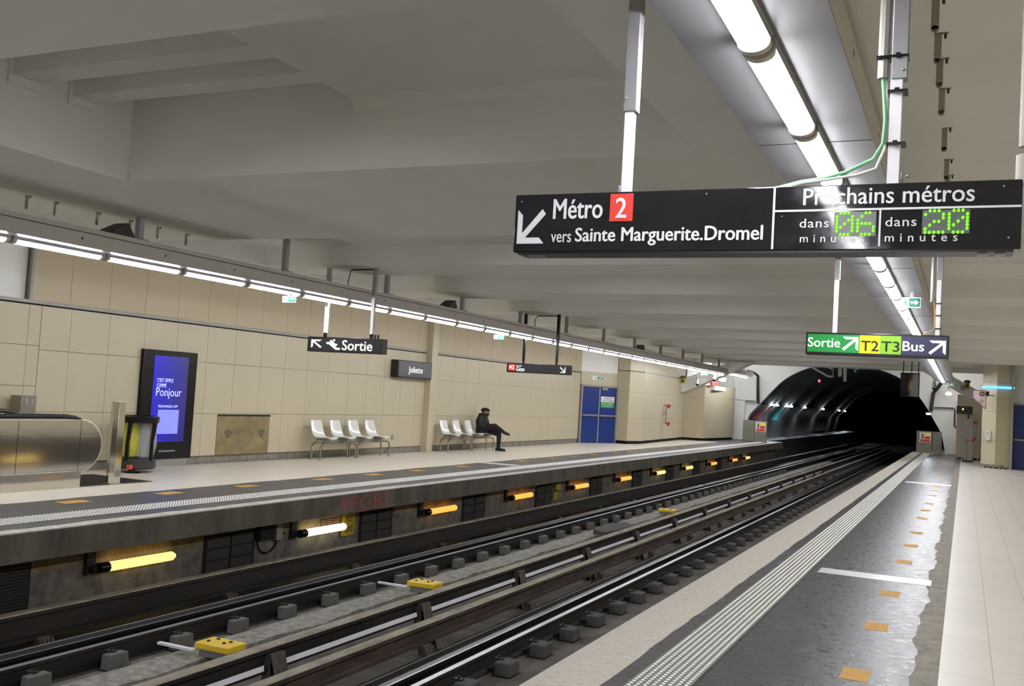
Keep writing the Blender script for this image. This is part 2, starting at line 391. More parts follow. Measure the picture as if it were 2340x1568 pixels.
# inclined braces towards the end wall
def brace(name, pts, y0, y1): return struct(MB().prism(pts, 'y', y0, y1).build(name, white_wall, bevel=0.01))
brace('beam_brace_far', [(-12.3, 2.19), (-11.7, 2.2), (-8.6, 3.67), (-9.6, 3.67), (-12.3, 2.6)], 44.15, 44.75)
brace('beam_brace_near', [(1.0, 2.25), (0.6, 2.30), (-1.75, 3.67), (-0.9, 3.67), (1.0, 2.62)], 44.6, 45.1)

# ------------------------------------------------------------------ walls
def panel_wall(name, p0, p1, rows, pitch, m, start=0.0, gap=0.007, th=0.02, backing=True):
    """rows of slabs with open joints along the line p0-p1, the visible side to the right hand of the direction of travel turned to +X or -Y"""
    p0, p1 = Vector((p0[0], p0[1], 0)), Vector((p1[0], p1[1], 0)); d = p1 - p0; L = d.length; d.normalize()
    nrm = Vector((d.y, -d.x, 0))
    mt = Matrix((( d.x, nrm.x, 0, p0.x), (d.y, nrm.y, 0, p0.y), (0, 0, 1, 0), (0, 0, 0, 1)))
    mb = MB()
    for (z0, z1) in rows:
        u = start - pitch
        while u < L - 1e-6:
            a, b = max(0, u), min(L, u + pitch)
            if b - a > 0.02: mb.box(a + gap / 2, b - gap / 2, -th, 0, z0 + gap / 2, z1 - gap / 2, mt)
            u += pitch
    o = struct(mb.build(name, m, smooth=False))
    z0 = min(r[0] for r in rows); z1 = max(r[1] for r in rows)
    if backing: struct(MB().box(0, L, -0.14, -th, z0 - 0.0, z1, mt).build(name + '_backing', joint_m, smooth=False))
    return o
LOW = [(0.15, 0.945), (0.945, 1.9), (1.9, 2.58)]
panel_wall('wall_far_lower', (XW, 10.70), (XW, 22.66), LOW, 0.783, beige, 0.555)
panel_wall('wall_far_upper', (XW + .02, 10.47), (XW + .02, 22.66), [(2.65, 3.75)], 0.785, beige2, 0.72)
panel_wall('wall_far_lower_end', (XW, 22.95), (XW, 34.2), LOW, 0.783, beige, 0.5)
panel_wall('wall_far_upper_end', (XW + .02, 22.95), (XW + .02, 34.2), [(2.65, 3.75)], 0.785, beige2, 0.4)
panel_wall('wall_far_small_tile', (XW - .006, YB), (XW - .006, 10.70), [(0.1 + .62 * k, .72 + .62 * k) for k in range(4)], 0.56, beige, 0.2)
slab('wall_far_white', XW - .14, XW - .10, YB, 10.45, 2.65, 3.75, white_wall)
slab('wall_far_solid', XW - .5, XW - .14, YB, YE, -0.3, 4.7, joint_m)
slab('baseboard_far', XW - .14, XW - .03, YB, 34.2, 0.0, 0.15, screed)
slab('trim_1', XW - .14, XW + .035, YB, 22.66, 2.60, 2.65, grey_p)
slab('trim_2', XW - .14, XW + .035, 22.95, 34.2, 2.60, 2.65, grey_p)
slab('trim_3', XW - .14, XW - .01, YB, 22.66, 2.58, 2.60, black_gap)
slab('trim_4', XW - .14, XW - .01, 22.95, 34.2, 2.58, 2.60, black_gap)
slab('trim_5', XW - .0, XW + .04, 10.43, 10.475, 2.65, 3.67, grey_p)
slab('column_far', XW - .14, -12.78, 22.66, 22.95, 0.0, 3.75, beige)
# door bay and the stepped tile face beyond it
A, B, B2, C_, D_, E_ = (-12.17, 36.2), (-11.68, 36.15), (-11.40, 37.1), (-11.86, 45.0), (-11.0, 45.4), (-10.62, 50.3)
H2 = [(0.12, 0.98), (0.98, 2.0), (2.0, 2.78), (2.82, 3.75)]
panel_wall('wall_bay', A, B, H2, 0.6, beige, 0.0)
panel_wall('wall_bay_corner', B, B2, H2, 1.2, beige, 0.0)
panel_wall('wall_bay_side', B2, C_, H2, 1.6, beige, 0.6)
panel_wall('wall_bay_step', C_, D_, [(0.12, 0.98), (0.98, 2.0), (2.0, 2.78)], 1.2, beige2, 0.0)
panel_wall('wall_bay_end', D_, E_, [(0.12, 0.98), (0.98, 2.02), (2.02, 2.6)], 3.2, beige, 1.7)
slab('wall_bay_white', -12.9, -11.9, 45.5, 50.3, 2.6, 4.6, white_wall)
slab('wall_bay_ledge', -12.9, -10.75, 46.3, 50.3, 2.4, 2.6, white_wall)
bp_ = [(-12.17, 36.28), (-11.72, 36.23), (-11.46, 37.1), (-11.92, 45.06), (-11.06, 45.46), (-10.68, 50.3), (-13.0, 50.3), (-13.0, 36.3)]
struct(MB().prism(bp_, 'z', 0.0, 0.12).build('baseboard_bay', black_gap, smooth=False))
struct(MB().prism([(-11.45, 37.12), (-11.4, 37.1), (-11.86, 45.0), (-11.91, 45.0)], 'z', 2.775, 2.825).build('trim_6', steel_gal, smooth=False))
# wall above and beside the oblique blue doors
dv = Vector((A[0] + 12.93, A[1] - 34.22, 0)); dL = dv.length; dv.normalize(); dn = Vector((dv.y, -dv.x, 0))
DM = Matrix(((dv.x, dn.x, 0, -12.93), (dv.y, dn.y, 0, 34.22), (0, 0, 1, 0), (0, 0, 0, 1)))
struct(MB().box(0, dL, -0.1, 0.0, 2.17, 2.66, DM).build('wall_over_door', beige, smooth=False))
struct(MB().box(0, dL, -0.1, -0.02, 2.66, 3.75, DM).build('wall_over_door_upper', white_wall, smooth=False))
def box_at(mt, *a): return MB().box(*a, mt)
d1 = bpy.data.objects.new('door_1', None); COL.objects.link(d1); struct(d1); d1['world'] = [0, 0, 0]
fr = MB(); fr.box(0.0, 0.09, -0.1, 0.04, 0, 2.17, DM); fr.box(dL - .06, dL, -0.1, 0.04, 0, 2.17, DM); fr.box(0, dL, -0.1, 0.04, 2.1, 2.17, DM)
fr.build('door_frame', grey_p, d1)
mid = 0.09 + (dL - .15) * 0.5
box_at(DM, 0.095, mid - .012, -0.06, 0.0, 0.01, 2.095).build('door_leaf', door_b, d1, bevel=.004)
box_at(DM, mid + .012, dL - .065, -0.06, 0.0, 0.01, 2.095).build('door_leaf', door_b, d1, bevel=.004)
box_at(DM, mid - .03, mid + .03, -0.03, 0.015, 0.01, 2.09).build('meeting_strip', grey_p, d1)
box_at(DM, 0.12, mid - .04, 0.0, 0.07, 1.0, 1.06).build('push_bar', steel_gal, d1, bevel=.006)
box_at(DM, mid + .04, dL - .09, 0.0, 0.07, 1.0, 1.06).build('push_bar', steel_gal, d1, bevel=.006)
box_at(DM, mid + .12, mid + .42, 0.0, 0.06, 2.0, 2.09).build('door_closer', grey_p, d1, bevel=.005)
def face_m(mt, off=0.0): return lambda u, w, d: tuple(mt @ Vector((u, off + d, w)))
ps = thing('door_notice', 'white and green notice plate on the blue emergency double doors', 'sign', tuple(DM @ Vector((mid + .45, 0, 1.3))))
F = face_m(DM, 0.002)
u0, u1 = mid + .09, dL - .16
poly_fit(MB(), rect(u0, u1, 1.55, 1.76), F, .006).build('white_panel', txt_w, ps)
poly_fit(MB(), rect(u0, u1, 1.34, 1.55), F, .006).build('green_panel', green_s, ps)
tm = MB(); text_fit(tm, 'ISSUE', u0 + .2, u1 - .2, 1.67, 1.73, F, .01, lift=.008); text_fit(tm, 'DE SECOURS', u0 + .08, u1 - .08, 1.58, 1.64, F, .01, lift=.008)
tm.build('dark_lettering', M('notice_grey', (90, 110, 96), .6), ps, smooth=False)
tm = MB(); text_fit(tm, 'NE PAS GENER', u0 + .05, u1 - .05, 1.46, 1.52, F, .01, lift=.008); text_fit(tm, 'LA SORTIE', u0 + .15, u1 - .15, 1.37, 1.43, F, .01, lift=.008)
tm.build('white_lettering', txt_w, ps, smooth=False)
# near-platform end: tile block, column, second blue door, end wall
slab('wall_near_block', -0.30, 0.62, 46.16, 51.9, 0.10, 2.75, beige)
panel_wall('wall_near_block_tile', (-0.30, 46.0), (0.62, 46.0), [(0.10, 0.98), (0.98, 1.9), (1.9, 2.75)], 1.0, beige, 0.45)
panel_wall('wall_near_column', (0.57, 39.75), (1.02, 39.42), [(0.14, 1.02), (1.02, 2.05), (2.05, 3.1), (3.1, 3.75)], 0.9, beige, 0.0, backing=False)
panel_wall('wall_near_column_side', (1.02, 39.42), (1.55, 39.75), [(0.14, 1.02), (1.02, 2.05), (2.05, 3.1), (3.1, 3.75)], 0.9, beige, 0.0, backing=False)
struct(MB().prism([(0.585, 39.765), (1.02, 39.446), (1.535, 39.765), (1.535, 41.0), (0.585, 41.0)], 'z', 0.14, 3.75).build('column_near', joint_m, smooth=False))
for nm, y, xs in (('column', 39.72, (.62, .78, .94, 1.12, 1.28, 1.44)), ('block', 46.1, (-.28, -.1, .12, .3, .5))):
    mb = MB()
    for x in xs: mb.box(x, x + .07, y - (.15 if nm == 'column' and .8 < x < 1.2 else .05), y + .05, 0, 0.14 if nm == 'column' else .1)
    struct(mb.build('baseboard_%s_feet' % nm, grey_p, smooth=False))
slab('wall_near_over_door', 1.5, XR, 40.2, 40.4, 2.36, 4.2, white_wall)
slab('wall_near_door_side', 1.5, 1.57, 39.6, 40.4, 0, 3.75, grey_p)
d2 = bpy.data.objects.new('door_2', None); COL.objects.link(d2); struct(d2); d2['world'] = [0, 0, 0]
MB().box(1.57, XR, 40.22, 40.3, 0.01, 2.32).build('door_leaf', door_b, d2, bevel=.004)
f2 = MB(); f2.box(1.53, 1.6, 40.1, 40.3, 0, 2.38); f2.box(1.53, XR, 40.1, 40.3, 2.32, 2.38); f2.build('door_frame', grey_p, d2)
MB().box(1.64, 2.2, 40.14, 40.22, 1.04, 1.10).build('push_bar', steel_gal, d2, bevel=.006)
slab('wall_near_side', XR, XR + .2, YB, YE, -0.3, 4.7, beige)
slab('wall_back', XW - .4, XR + .2, YB - .2, YB, -1.5, 4.7, ceil_m)
ARCH = [(-10.5, -0.02), (-10.32, 0.8), (-10.2, 1.3), (-9.72, 1.86), (-9.1, 2.6), (-8.4, 3.3), (-7.35, 3.86), (-6.3, 4.08), (-5.3, 4.13), (-4.2, 4.0), (-3.1, 3.63), (-2.45, 3.12), (-1.95, 2.55), (-1.62, 2.05), (-1.33, 1.55), (-1.02, 0.98), (-0.85, 0.3), (-0.82, -0.02)]
def spline(P, k=4):
    out = []
    for i in range(len(P) - 1):
        p0, p1, p2, p3 = P[max(i - 1, 0)], P[i], P[i + 1], P[min(i + 2, len(P) - 1)]
        for q in range(k):
            t = q / k
            out.append(tuple(.5 * (2 * p1[c] + (p2[c] - p0[c]) * t + (2 * p0[c] - 5 * p1[c] + 4 * p2[c] - p3[c]) * t * t + (3 * p1[c] - p0[c] - 3 * p2[c] + p3[c]) * t ** 3) for c in (0, 1)))
    return out + [P[-1]]
mb = MB()
TOP = 4.8; outer = [(XW - .3, -0.02)] + [(XW - .3, TOP)] * 6 + [(-7.35, TOP), (-6.3, TOP), (-5.3, TOP), (-4.2, TOP), (-3.1, TOP)] + [(XR, TOP)] * 5 + [(XR, -0.02)]
outer[2] = (XW - .3, 1.5); outer[1] = (XW - .3, .8)
outer = [(XW - .3, -0.02), (XW - .3, 0.8), (XW - .3, 1.3), (XW - .3, 1.86), (XW - .3, 2.6), (-9.6, TOP), (-7.35, TOP), (-6.3, TOP), (-5.3, TOP), (-4.2, TOP), (-3.1, TOP), (-1.5, TOP), (XR, 2.55), (XR, 2.05), (XR, 1.55), (XR, 0.98), (XR, 0.3), (XR, -0.02)]
outer = [tuple(outer[i][c] + (outer[i + 1][c] - outer[i][c]) * q / 4 for c in (0, 1)) for i in range(len(outer) - 1) for q in range(4)] + [outer[-1]]
ARCH = spline(ARCH)
for i in range(len(ARCH) - 1):
    a, b, c, d = ARCH[i], ARCH[i + 1], outer[i + 1], outer[i]
    mb.add([(p[0], YE, p[1]) for p in (a, b, c, d)] + [(p[0], YE + .3, p[1]) for p in (a, b, c, d)], [(0, 1, 2, 3), (4, 5, 6, 7), (0, 1, 5, 4), (2, 3, 7, 6)])
mb.add([(XW - .3, YE, 2.6), (XW - .3, YE, TOP), (-9.6, YE, TOP)], [(0, 1, 2)]); mb.add([(XR, YE, 2.55), (XR, YE, TOP), (-1.5, YE, TOP)], [(0, 1, 2)])
struct(mb.build('wall_end', white_wall, smooth=False))
slab('wall_end_panel', -10.97, -10.42, 51.80, 51.95, 0.0, 2.03, white_wall)
slab('wall_end_panel_upper', -10.97, -9.86, 51.80, 51.95, 2.05, 2.98, white_wall)
slab('floor_far_end', XW, -9.3, 45.5, YE + .3, -0.012, 0.001, asphalt_far)
# tunnel
TY = 140
tv = [(-10.5, -1.32)] + ARCH + [(-0.82, -1.32)]
mb = MB(); n = len(tv); ys = [YE + .3, 60, 70, 85, 105, TY]
def bend(y): return -0.0011 * max(0, y - 70) ** 2
vs = [(p[0] + bend(y), y, p[1]) for y in ys for p in tv]
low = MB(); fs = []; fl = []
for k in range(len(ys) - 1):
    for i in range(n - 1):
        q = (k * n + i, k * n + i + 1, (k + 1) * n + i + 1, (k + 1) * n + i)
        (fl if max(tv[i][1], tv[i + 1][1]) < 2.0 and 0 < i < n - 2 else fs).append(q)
mb.add(vs, fs); struct(mb.build('wall_tunnel_vault', unlit_m, ang=60)); low.add(vs, fl); struct(low.build('wall_tunnel_sides', lamplit_m, ang=60))
struct(MB().box(-12, 3, TY - .1, TY, -1.5, 5).build('wall_tunnel_end', unlit_m, smooth=False))
slab('floor_tunnel_ledge', -10.5, -9.25, YE + .3, 100, -1.3, 0.0, lamplit_m)
slab('floor_tunnel_ledge_near', -1.75, -0.82, YE + .3, 100, -1.3, 0.0, lamplit_m)

# ------------------------------------------------------------------ light rails under the ceiling
TZ0, TZ1 = 3.10, 3.33
def tray(xc, y0, y1, label, hang, z=0.0, grp='light rails under the ceiling'):
    t = thing('light_rail', label, 'light rail', (xc, (y0 + y1) / 2, TZ0 + z), grp)
    w = 0.30
    MB().prism([(xc - w, TZ0 + z), (xc + w, TZ0 + z), (xc + w, TZ0 + .17 + z), (xc - w, TZ0 + .17 + z)], 'y', y0, y1).build('channel', tray_m, t, smooth=False)
    MB().prism([(xc - w - .02, TZ0 + .175 + z), (xc + w + .02, TZ0 + .175 + z), (xc + w + .02, TZ1 + z), (xc - w - .02, TZ1 + z)], 'y', y0, y1).build('top_cover', tray_l, t, smooth=False)
    for q in (-1, 1): MB().box(xc + q * w - .003, xc + q * w + .003, y0, y1, TZ0 + .004 + z, TZ0 + .165 + z).build('side_lit_strip', tray_l, t, smooth=False)  # paler strips paint in the light that falls on the tray sides
    for y in hang:
        m = MB(); m.box(xc - .04, xc + .04, y - .04, y + .04, TZ1 + z, 3.95 if z == 0 else 4.6); m.box(xc - .2, xc + .12, y - .05, y + .05, TZ1 + z, TZ1 + .05 + z)
        m.build('hanger', steel_gal, t, smooth=False)
    m = MB(); y = y0 + .55
    while y < y1:
        for s in (-1, 1): m.box(xc + s * (w + .0) - .004, xc + s * w + .004, y, y + .02, TZ0 + .08 + z, TZ0 + .11 + z)
        y += 1.345
    m.build('slot_pattern', black_gap, t, smooth=False)['kind'] = 'stuff'
    m = MB(); y = y0 + 1.9
    while y < y1: m.box(xc - w + .004, xc + w - .004, y, y + .006, TZ0 + z - .002, TZ0 + z); y += 2.42
    m.build('seam_pattern', black_gap, t, smooth=False)
    return t
XLF, XLN = -9.885, -0.785
HANG = [9.55 + 3.05 * k for k in range(-6, 12)]
tray(XLF, YB, 43.6, 'long grey light rail over the far platform, hung on square hangers', HANG)
tray(XLN, YB, 41.0, 'wide grey light rail overhead, above the near platform with the two big signs', [4.9 + 3.05 * k for k in range(-5, 12)])
tray(XLF, 44.9, 49.3, 'short grey light rail beyond the slanting brace, beside the tunnel mouth', [46.5, 48.5], z=.1)
def make_tube(label, grp):
    t = thing('tube_light', label, 'light', (0, 0, 0), grp, world=False)
    L = 1.0
    prof = []
    m = MB(); n = 10; pts = [(-.058, -.012)] + [(0.058 * math.cos(PI + PI * k / n), -0.044 - 0.034 * math.sin(PI * k / n)) for k in range(n + 1)] + [(.058, -.012)]
    m.prism(pts, 'y', 0.04, 1.0); m.build('diffuser', lamp_m, t)
    for a, b in ((0.0, 0.04), (1.0, 1.04)):
        c = MB(); pc = [(-.063, -.012)] + [(0.063 * math.cos(PI + PI * k / n), -0.044 - 0.038 * math.sin(PI * k / n)) for k in range(n + 1)] + [(.063, -.012)]
        c.prism(pc, 'y', a, b); c.build('end_cap', cap_m, t)
    for x in (-.0655, .0605): MB().box(x, x + .005, 0.0, 1.04, -.034, 0.0).build('side_rail', steel_gal, t, smooth=False)
    MB().box(-.066, .066, 0, 1.04, -.012, 0.0).build('back_plate', cap_m, t, smooth=False)
    return t
def row(xc, y_first, pitch, n, label, grp, z=TZ0):
    k = pitch - 0.04
    first = make_tube(label, grp)
    for i in range(n):
        o = first if i == 0 else copy_tree(first, (0, 0, 0))
        o.location = (xc, y_first + i * pitch, z); o.scale = (1, k / 1.04, 1)
row(XLF, 7.66 - 1.345 * 13, 1.345, 40, 'white tube light in the row under the light rail of the far platform', 'tube lights under the far light rail')
row(XLN, 3.83 - 1.225 * 11, 1.225, 41, 'white tube light in the row under the wide light rail above the near platform', 'tube lights under the near light rail')
for (x, y) in ((-11.6, 49.6), (-10.4, 49.6), (-9.2, 49.6), (-1.9, 49.6), (-.7, 49.6), (-11.0, 48.0), (-9.6, 48.0), (-1.3, 48.0), (-.1, 48.0)):  # unseen lamps added behind the last beam to brighten the end wall
    t_ = make_tube('unseen white tube light added on the high ceiling to brighten the end wall', 'added tube lights brightening the end wall'); t_.location = (x, y, 4.6); t_.rotation_euler = (0, 0, -PI / 2)
row(XLF, 45.0, 1.06, 4, 'white tube light under the short light rail beside the tunnel mouth', 'tube lights under the short light rail', TZ0 + .1)

# ------------------------------------------------------------------ track
def long_thing(name, label, cat, x, z, group=None): return thing(name, label, cat, (x, 20, z), group)
Y0T, Y1T = -6.0, 80.0
def running_rail(xc, label, sgn):
    t = long_thing('running_rail', label, 'rail', xc, -1.2, 'steel running rails')
    pr = [(-.065, -1.2), (.065, -1.2), (.065, -1.185), (.012, -1.165), (.012, -1.05), (.033, -1.035), (.033, -1.003), (-.033, -1.003), (-.033, -1.035), (-.012, -1.05), (-.012, -1.165), (-.065, -1.185)]
    MB().prism([(xc + a, b) for a, b in pr], 'y', Y0T, Y1T).build('rail_body', steel_dk, t, smooth=False)
    MB().box(xc - .031, xc + .031, Y0T, Y1T, -1.003, -1.0).build('rail_head', rail_top, t, smooth=False)
def rollway(xa, xb, label):
    t = long_thing('rollway_beam', label, 'rail', (xa + xb) / 2, -1.2, 'steel rollway beams')
    h = [(xa, -1.2), (xb, -1.2), (xb, -1.18), ((xa + xb) / 2 + .02, -1.17), ((xa + xb) / 2 + .02, -1.04), (xb, -1.035), (xb, -1.0), (xa, -1.0), (xa, -1.035), ((xa + xb) / 2 - .02, -1.04), ((xa + xb) / 2 - .02, -1.17), (xa, -1.18)]
    MB().prism(h, 'y', Y0T, Y1T).build('beam_body', roll_m, t, smooth=False)
    e = MB(); e.box(xa, xa + .018, Y0T, Y1T, -1.0, -.997); e.box(xb - .018, xb, Y0T, Y1T, -1.0, -.997); e.build('edge_highlight', rail_top, t, smooth=False)  # bright strips paint the highlight along the rollway edges
running_rail(-4.385, 'shiny running rail of the near track, beside the black sleeper blocks', 1)
running_rail(-7.53, 'running rail of the far track, beside the grey blocks on the pale kerb', -1)
rollway(-4.77, -4.56, 'flat dark rollway beam between the rusty guide bar and the shiny near rail')
rollway(-7.92, -7.74, 'flat dark rollway beam below the wall lamps of the far platform')
def foot(mb, x, y, s):
    """ribbed claw foot of an insulator standing on the bed"""
    mb.prism([(x - .03 * s, -.965), (x + .03 * s, -.965), (x + .10 * s, -1.2), (x - .03 * s, -1.2)], 'y', y - .08, y + .08)
    for k in range(4): mb.prism([(x + .03 * s, -.97), (x + .06 * s, -.98), (x + .135 * s, -1.2), (x + .06 * s, -1.2)], 'y', y - .085 + .047 * k, y - .055 + .047 * k)
def guide_bar(label, xa, xb, zt, zb, body, ys, side, posts=False, strips=False):
    t = long_thing('guide_bar', label, 'guide bar', (xa + xb) / 2, -1.2, 'guide bars beside the tracks')
    xm = (xa + xb) / 2
    pr = [(xa, zb), (xb, zb), (xb, zb + .03), (xm + .025, zb + .045), (xm + .025, zt - .045), (xb, zt - .035), (xb, zt), (xa, zt), (xa, zt - .035), (xm - .025, zt - .045), (xm - .025, zb + .045), (xa, zb + .03)]
    MB().prism(pr, 'y', Y0T, Y1T).build('bar_body', body, t, smooth=False)
    MB().box(xa, xb, Y0T, Y1T, zt, zt + .004).build('top_flange', dusty, t, smooth=False)
    for y in ys:
        m = MB()
        if posts:
            m.prism([(xb - .04, zt - .05), (xb + .03, zt - .05), (xb + .07, -.95), (xb + .12, -1.32), (xb - .12, -1.32), (xb - .06, -1.0)], 'y', y - .1, y + .1)
            for k in range(3): m.prism([(xb + .02, -.86), (xb + .055, -.88), (xb + .16, -1.32), (xb + .06, -1.32)], 'y', y - .1 + .075 * k, y - .06 + .075 * k)
            m.build('bracket', insul, t, bevel=.006)
        else:
            foot(m, xb if side > 0 else xa, y, side); m.build('bracket', insul, t, bevel=.004)
    if strips:
        for a, b in zip(ys, ys[1:]):
            MB().add([(xb - .012, a + .14, -.90), (xb + .03, a + .13, -.925), (xb + .03, b - .19, -.925), (xb - .012, b - .14, -.90), (xb - .012, a + .14, -.93), (xb + .03, a + .13, -.935), (xb + .03, b - .19, -.935), (xb - .012, b - .14, -.93)], [(0, 1, 2, 3), (4, 7, 6, 5), (0, 4, 5, 1), (1, 5, 6, 2), (2, 6, 7, 3), (3, 7, 4, 0)]).build('cover_strip', white_al, t, smooth=False)
    return t
guide_bar('guide bar in front of the wall lamps, on the far track', -8.2, -8.06, -.715, -.985, steel_dk, [6.97 + 2.68 * k for k in range(-2, 14)], 1)
guide_bar('pale topped guide bar with white strips below, middle of the track pit', -5.74, -5.60, -.76, -.97, steel_dk, [4.70 + 2.70 * k for k in range(-1, 16)], 1, True, True)
guide_bar('rusty sided guide bar next to the near track rollway', -5.07, -4.95, -.77, -.965, rust, [9.0 + 2.68 * k for k in range(-3, 14)], 1)
def make_block(label, grp, m, s, hx, hy, h):
    t = thing('support_block', label, 'block', (0, 0, 0), grp, world=False)
    b = MB(); pts = [(-hx, -hy), (hx, -hy), (hx, hy), (-hx, hy)]
    b.add([(x, y, 0) for x, y in pts] + [(x * .94, y * .92, h) for x, y in pts], [(0, 3, 2, 1), (4, 5, 6, 7), (0, 1, 5, 4), (1, 2, 6, 5), (2, 3, 7, 6), (3, 0, 4, 7)])
    b.build('block_body', m, t, bevel=.014)
    c = MB(); x = -s * hx; c.box(x - .045, x + .045, -.03, .03, h, h + .015); c.cyl((x, 0, h), (x, 0, h + .035), .014, 8); c.build('rail_clip', steel_dk, t); MB().box(min(x, x - s * .10), max(x, x - s * .10), -.045, .045, .02, .05).build('clip_plate', steel_dk, t, smooth=False)
    MB().box(-hx - .012, hx + .012, -hy - .012, hy + .012, 0, .012).build('base_pad', rubber, t, smooth=False)
    return t
b1 = make_block('dark block in the row between the shiny near rail and the near platform', 'blocks along the near rail', M('block_dark', (84, 83, 80), .8, var=.35, vs=9), 1, .09, .13, .14)
for k in range(-5, 45):
    o = b1 if k == -5 else copy_tree(b1, (0, 0, 0)); o.location = (-4.15, 9.30 + .885 * k, -1.2)
b2 = make_block('grey block in the row along the far rail, beside the pale kerb', 'blocks along the far rail', blockm, 1, .06, .125, .15)
for k in range(-4, 45):
    o = b2 if k == -4 else copy_tree(b2, (0, 0, 0)); o.location = (-7.33, 7.20 + .885 * k, -1.2)
for y, lab in ((8.03, 'yellow box beside the far rail, the one nearer to the camera'), (12.2, 'yellow box beside the far rail, just past the bar with a white end'), (24.6, 'small distant yellow box lying between the tracks')):
    t = thing('track_beacon', lab, 'box', (-6.78, y, -1.17), 'yellow boxes between the rails')
    MB().box(-6.98, -6.55, y - .14, y + .14, -1.10, -1.03).build('yellow_cover', yellow_b, t, bevel=.012)
    MB().box(-6.94, -6.59, y - .11, y + .11, -1.17, -1.10).build('base_frame', steel_gal, t, smooth=False)
    m = MB()
    for a, b in ((-6.88, -.05), (-6.68, .05), (-6.7, -.03), (-6.86, .07)): m.cyl((a, y + b, -1.03), (a, y + b, -1.018), .018, 8)
    m.build('bolt_pattern', steel_dk, t)
    if y < 20: MB().box(-7.42, -6.95, y - .20, y - .15, -1.12, -1.09).build('arm', white_al, t, bevel=.006)
tag(MB().prism([(-6.95, 19.6), (-6.6, 19.3), (-6.45, 20.9), (-6.85, 21.4), (-7.05, 20.6)], 'z', -1.17, -1.06).build('rubble_heap', M('rubble_grey', (96, 94, 90), .9, var=.5, vs=12, bump=.8, bs=9), base=True), 'low grey heap of broken concrete on the kerb of the far track', 'rubble')

# lamps, panels and small fittings on the wall under the far platform
def track_lamp(y, m, label):
    t = thing('track_lamp', label, 'lamp', (-8.8, y + .55, -.7), 'tube lamps beside the track')
    g = MB(); g.tube([(-8.69, y + .1, -.555), (-8.69, y + .13, -.555), (-8.69, y + 1.08, -.555), (-8.69, y + 1.13, -.555)], [.05, .056, .056, .03], 12); g.build('tube', m, t)
    c = MB(); c.cyl((-8.69, y - .03, -.555), (-8.69, y + .1, -.555), .06, 12); c.build('end_cap', black_p, t)
    c = MB(); c.box(-8.8, -8.75, y - .14, y - .02, -.62, -.36); c.box(-8.8, -8.69, y - .1, y - .04, -.58, -.53); c.build('bracket', steel_dk, t, smooth=False)
LAMPS = [(4.62, amb_y, 'y'), (8.22, amb_y, 'long yellow tube lamp under the far platform, just after the first louvred grille'), (11.88, amb_w, 'brightest pale yellow tube lamp, below the red graffiti'), (15.56, amb_o, 'orange tube lamp just past the red graffiti'), (19.18, amb_o, 'orange tube lamp second past the red graffiti'), (22.76, amb_o, 'orange tube lamp beside the yellow phone on the pit wall'), (26.32, amb_o, 'orange tube lamp under the far platform, next after the yellow phone one'), (29.88, amb_y, 'small yellow tube lamp under the far platform, the first yellow one beyond the orange row'), (33.4, amb_y, 'small yellow tube lamp under the far platform, second beyond the orange row'), (37.1, amb_o, 'tiny orange tube lamp near the end of the far platform'), (40.9, amb_o, 'tiny dim orange tube lamp, last but one before the tunnel'), (43.6, amb_y, 'tiny yellow tube lamp, last before the tunnel')]
for y, m, l in LAMPS[1:]: track_lamp(y, m, l)
for k in range(12):
    y = 1.0 + 3.65 * k
    t = thing('track_lamp', 'amber tube lamp under the near platform edge, seen only reflected in the escalator side', 'lamp', (-2.25, y + .55, -.7), 'tube lamps under the near platform')
    MB().tube([(-2.32, y + .1, -.555), (-2.32, y + .13, -.555), (-2.32, y + 1.08, -.555), (-2.32, y + 1.13, -.555)], [.05, .056, .056, .03], 12).build('tube', amb_o if k % 2 else amb_y, t)
    MB().cyl((-2.32, y - .03, -.555), (-2.32, y + .1, -.555), .06, 12).build('end_cap', black_p, t)
gl = ['louvred grille on the pit wall before the long yellow lamp', 'grille of two dark panels between the yellow and the brightest tube lamps', 'slatted grille on the pit wall below the red graffiti', 'dark grille between the first two orange tube lamps past the graffiti', 'dark grille just before the yellow phone', 'dark grille after the yellow phone', 'small dark grille between far orange tube lamps', 'small dark grille before the first small yellow lamp', 'small dark grille between the two small yellow tube lamps', 'tiny dark grille past the second small yellow tube lamp']
for k in range(10):
    y = 6.39 + 3.585 * k
    t = thing('wall_grille', gl[k], 'grille', (-8.8, y + .5, -1.05), 'grilles on the pit wall')
    MB().box(-8.81, -8.785, y, y + 1.0, -1.05, -.4).build('frame', black_gap, t, bevel=.004)
    m = MB()
    if k in (0,):
        for q in range(18): m.box(-8.785, -8.775, y + .03, y + .97, -1.02 + .034 * q, -1.004 + .034 * q)
    else:
        for h in range(2):
            for q in range(4): m.box(-8.787, -8.772, y + .04 + .47 * h, y + .47 + .47 * h, -1.03 + .155 * q, -.9 + .155 * q)
    m.build('slat_pattern', M('grille_grey', (58, 57, 55), .6, .3), t, smooth=False)
for (y, w, z0, z1, m, nm, lab) in ((12.98, .36, -.72, -.38, yellow_d, 'number_plate', 'dirty yellow plate marked V2 beside the brightest tube lamp'), (12.5, .45, -.62, -.42, brown_d, 'number_plate', 'dark orange plate on the pit wall above the brightest tube lamp')):
    t = thing(nm, lab, 'sign', (-8.8, y, z0))
    F = face_x(-8.795 if m is brown_d else -8.74)
    poly_fit(MB(), rect(y, y + w, z0, z1), F, .006).build('plate', m, t, smooth=False)
    tm = MB()
    if m is yellow_d: text_fit(tm, 'V2', y + .1, y + .26, -.5, -.41, F, lift=.008); text_fit(tm, '200', y + .08, y + .3, -.66, -.57, F, lift=.008)
    else: text_fit(tm, '412', y + .1, y + .36, -.54, -.45, F, .03, lift=.008)
    tm.build('lettering', txt_k, t, smooth=False)
t = thing('track_phone', 'small yellow emergency phone with a plate below it on the pit wall', 'phone', (-8.8, 21.95, -.9))
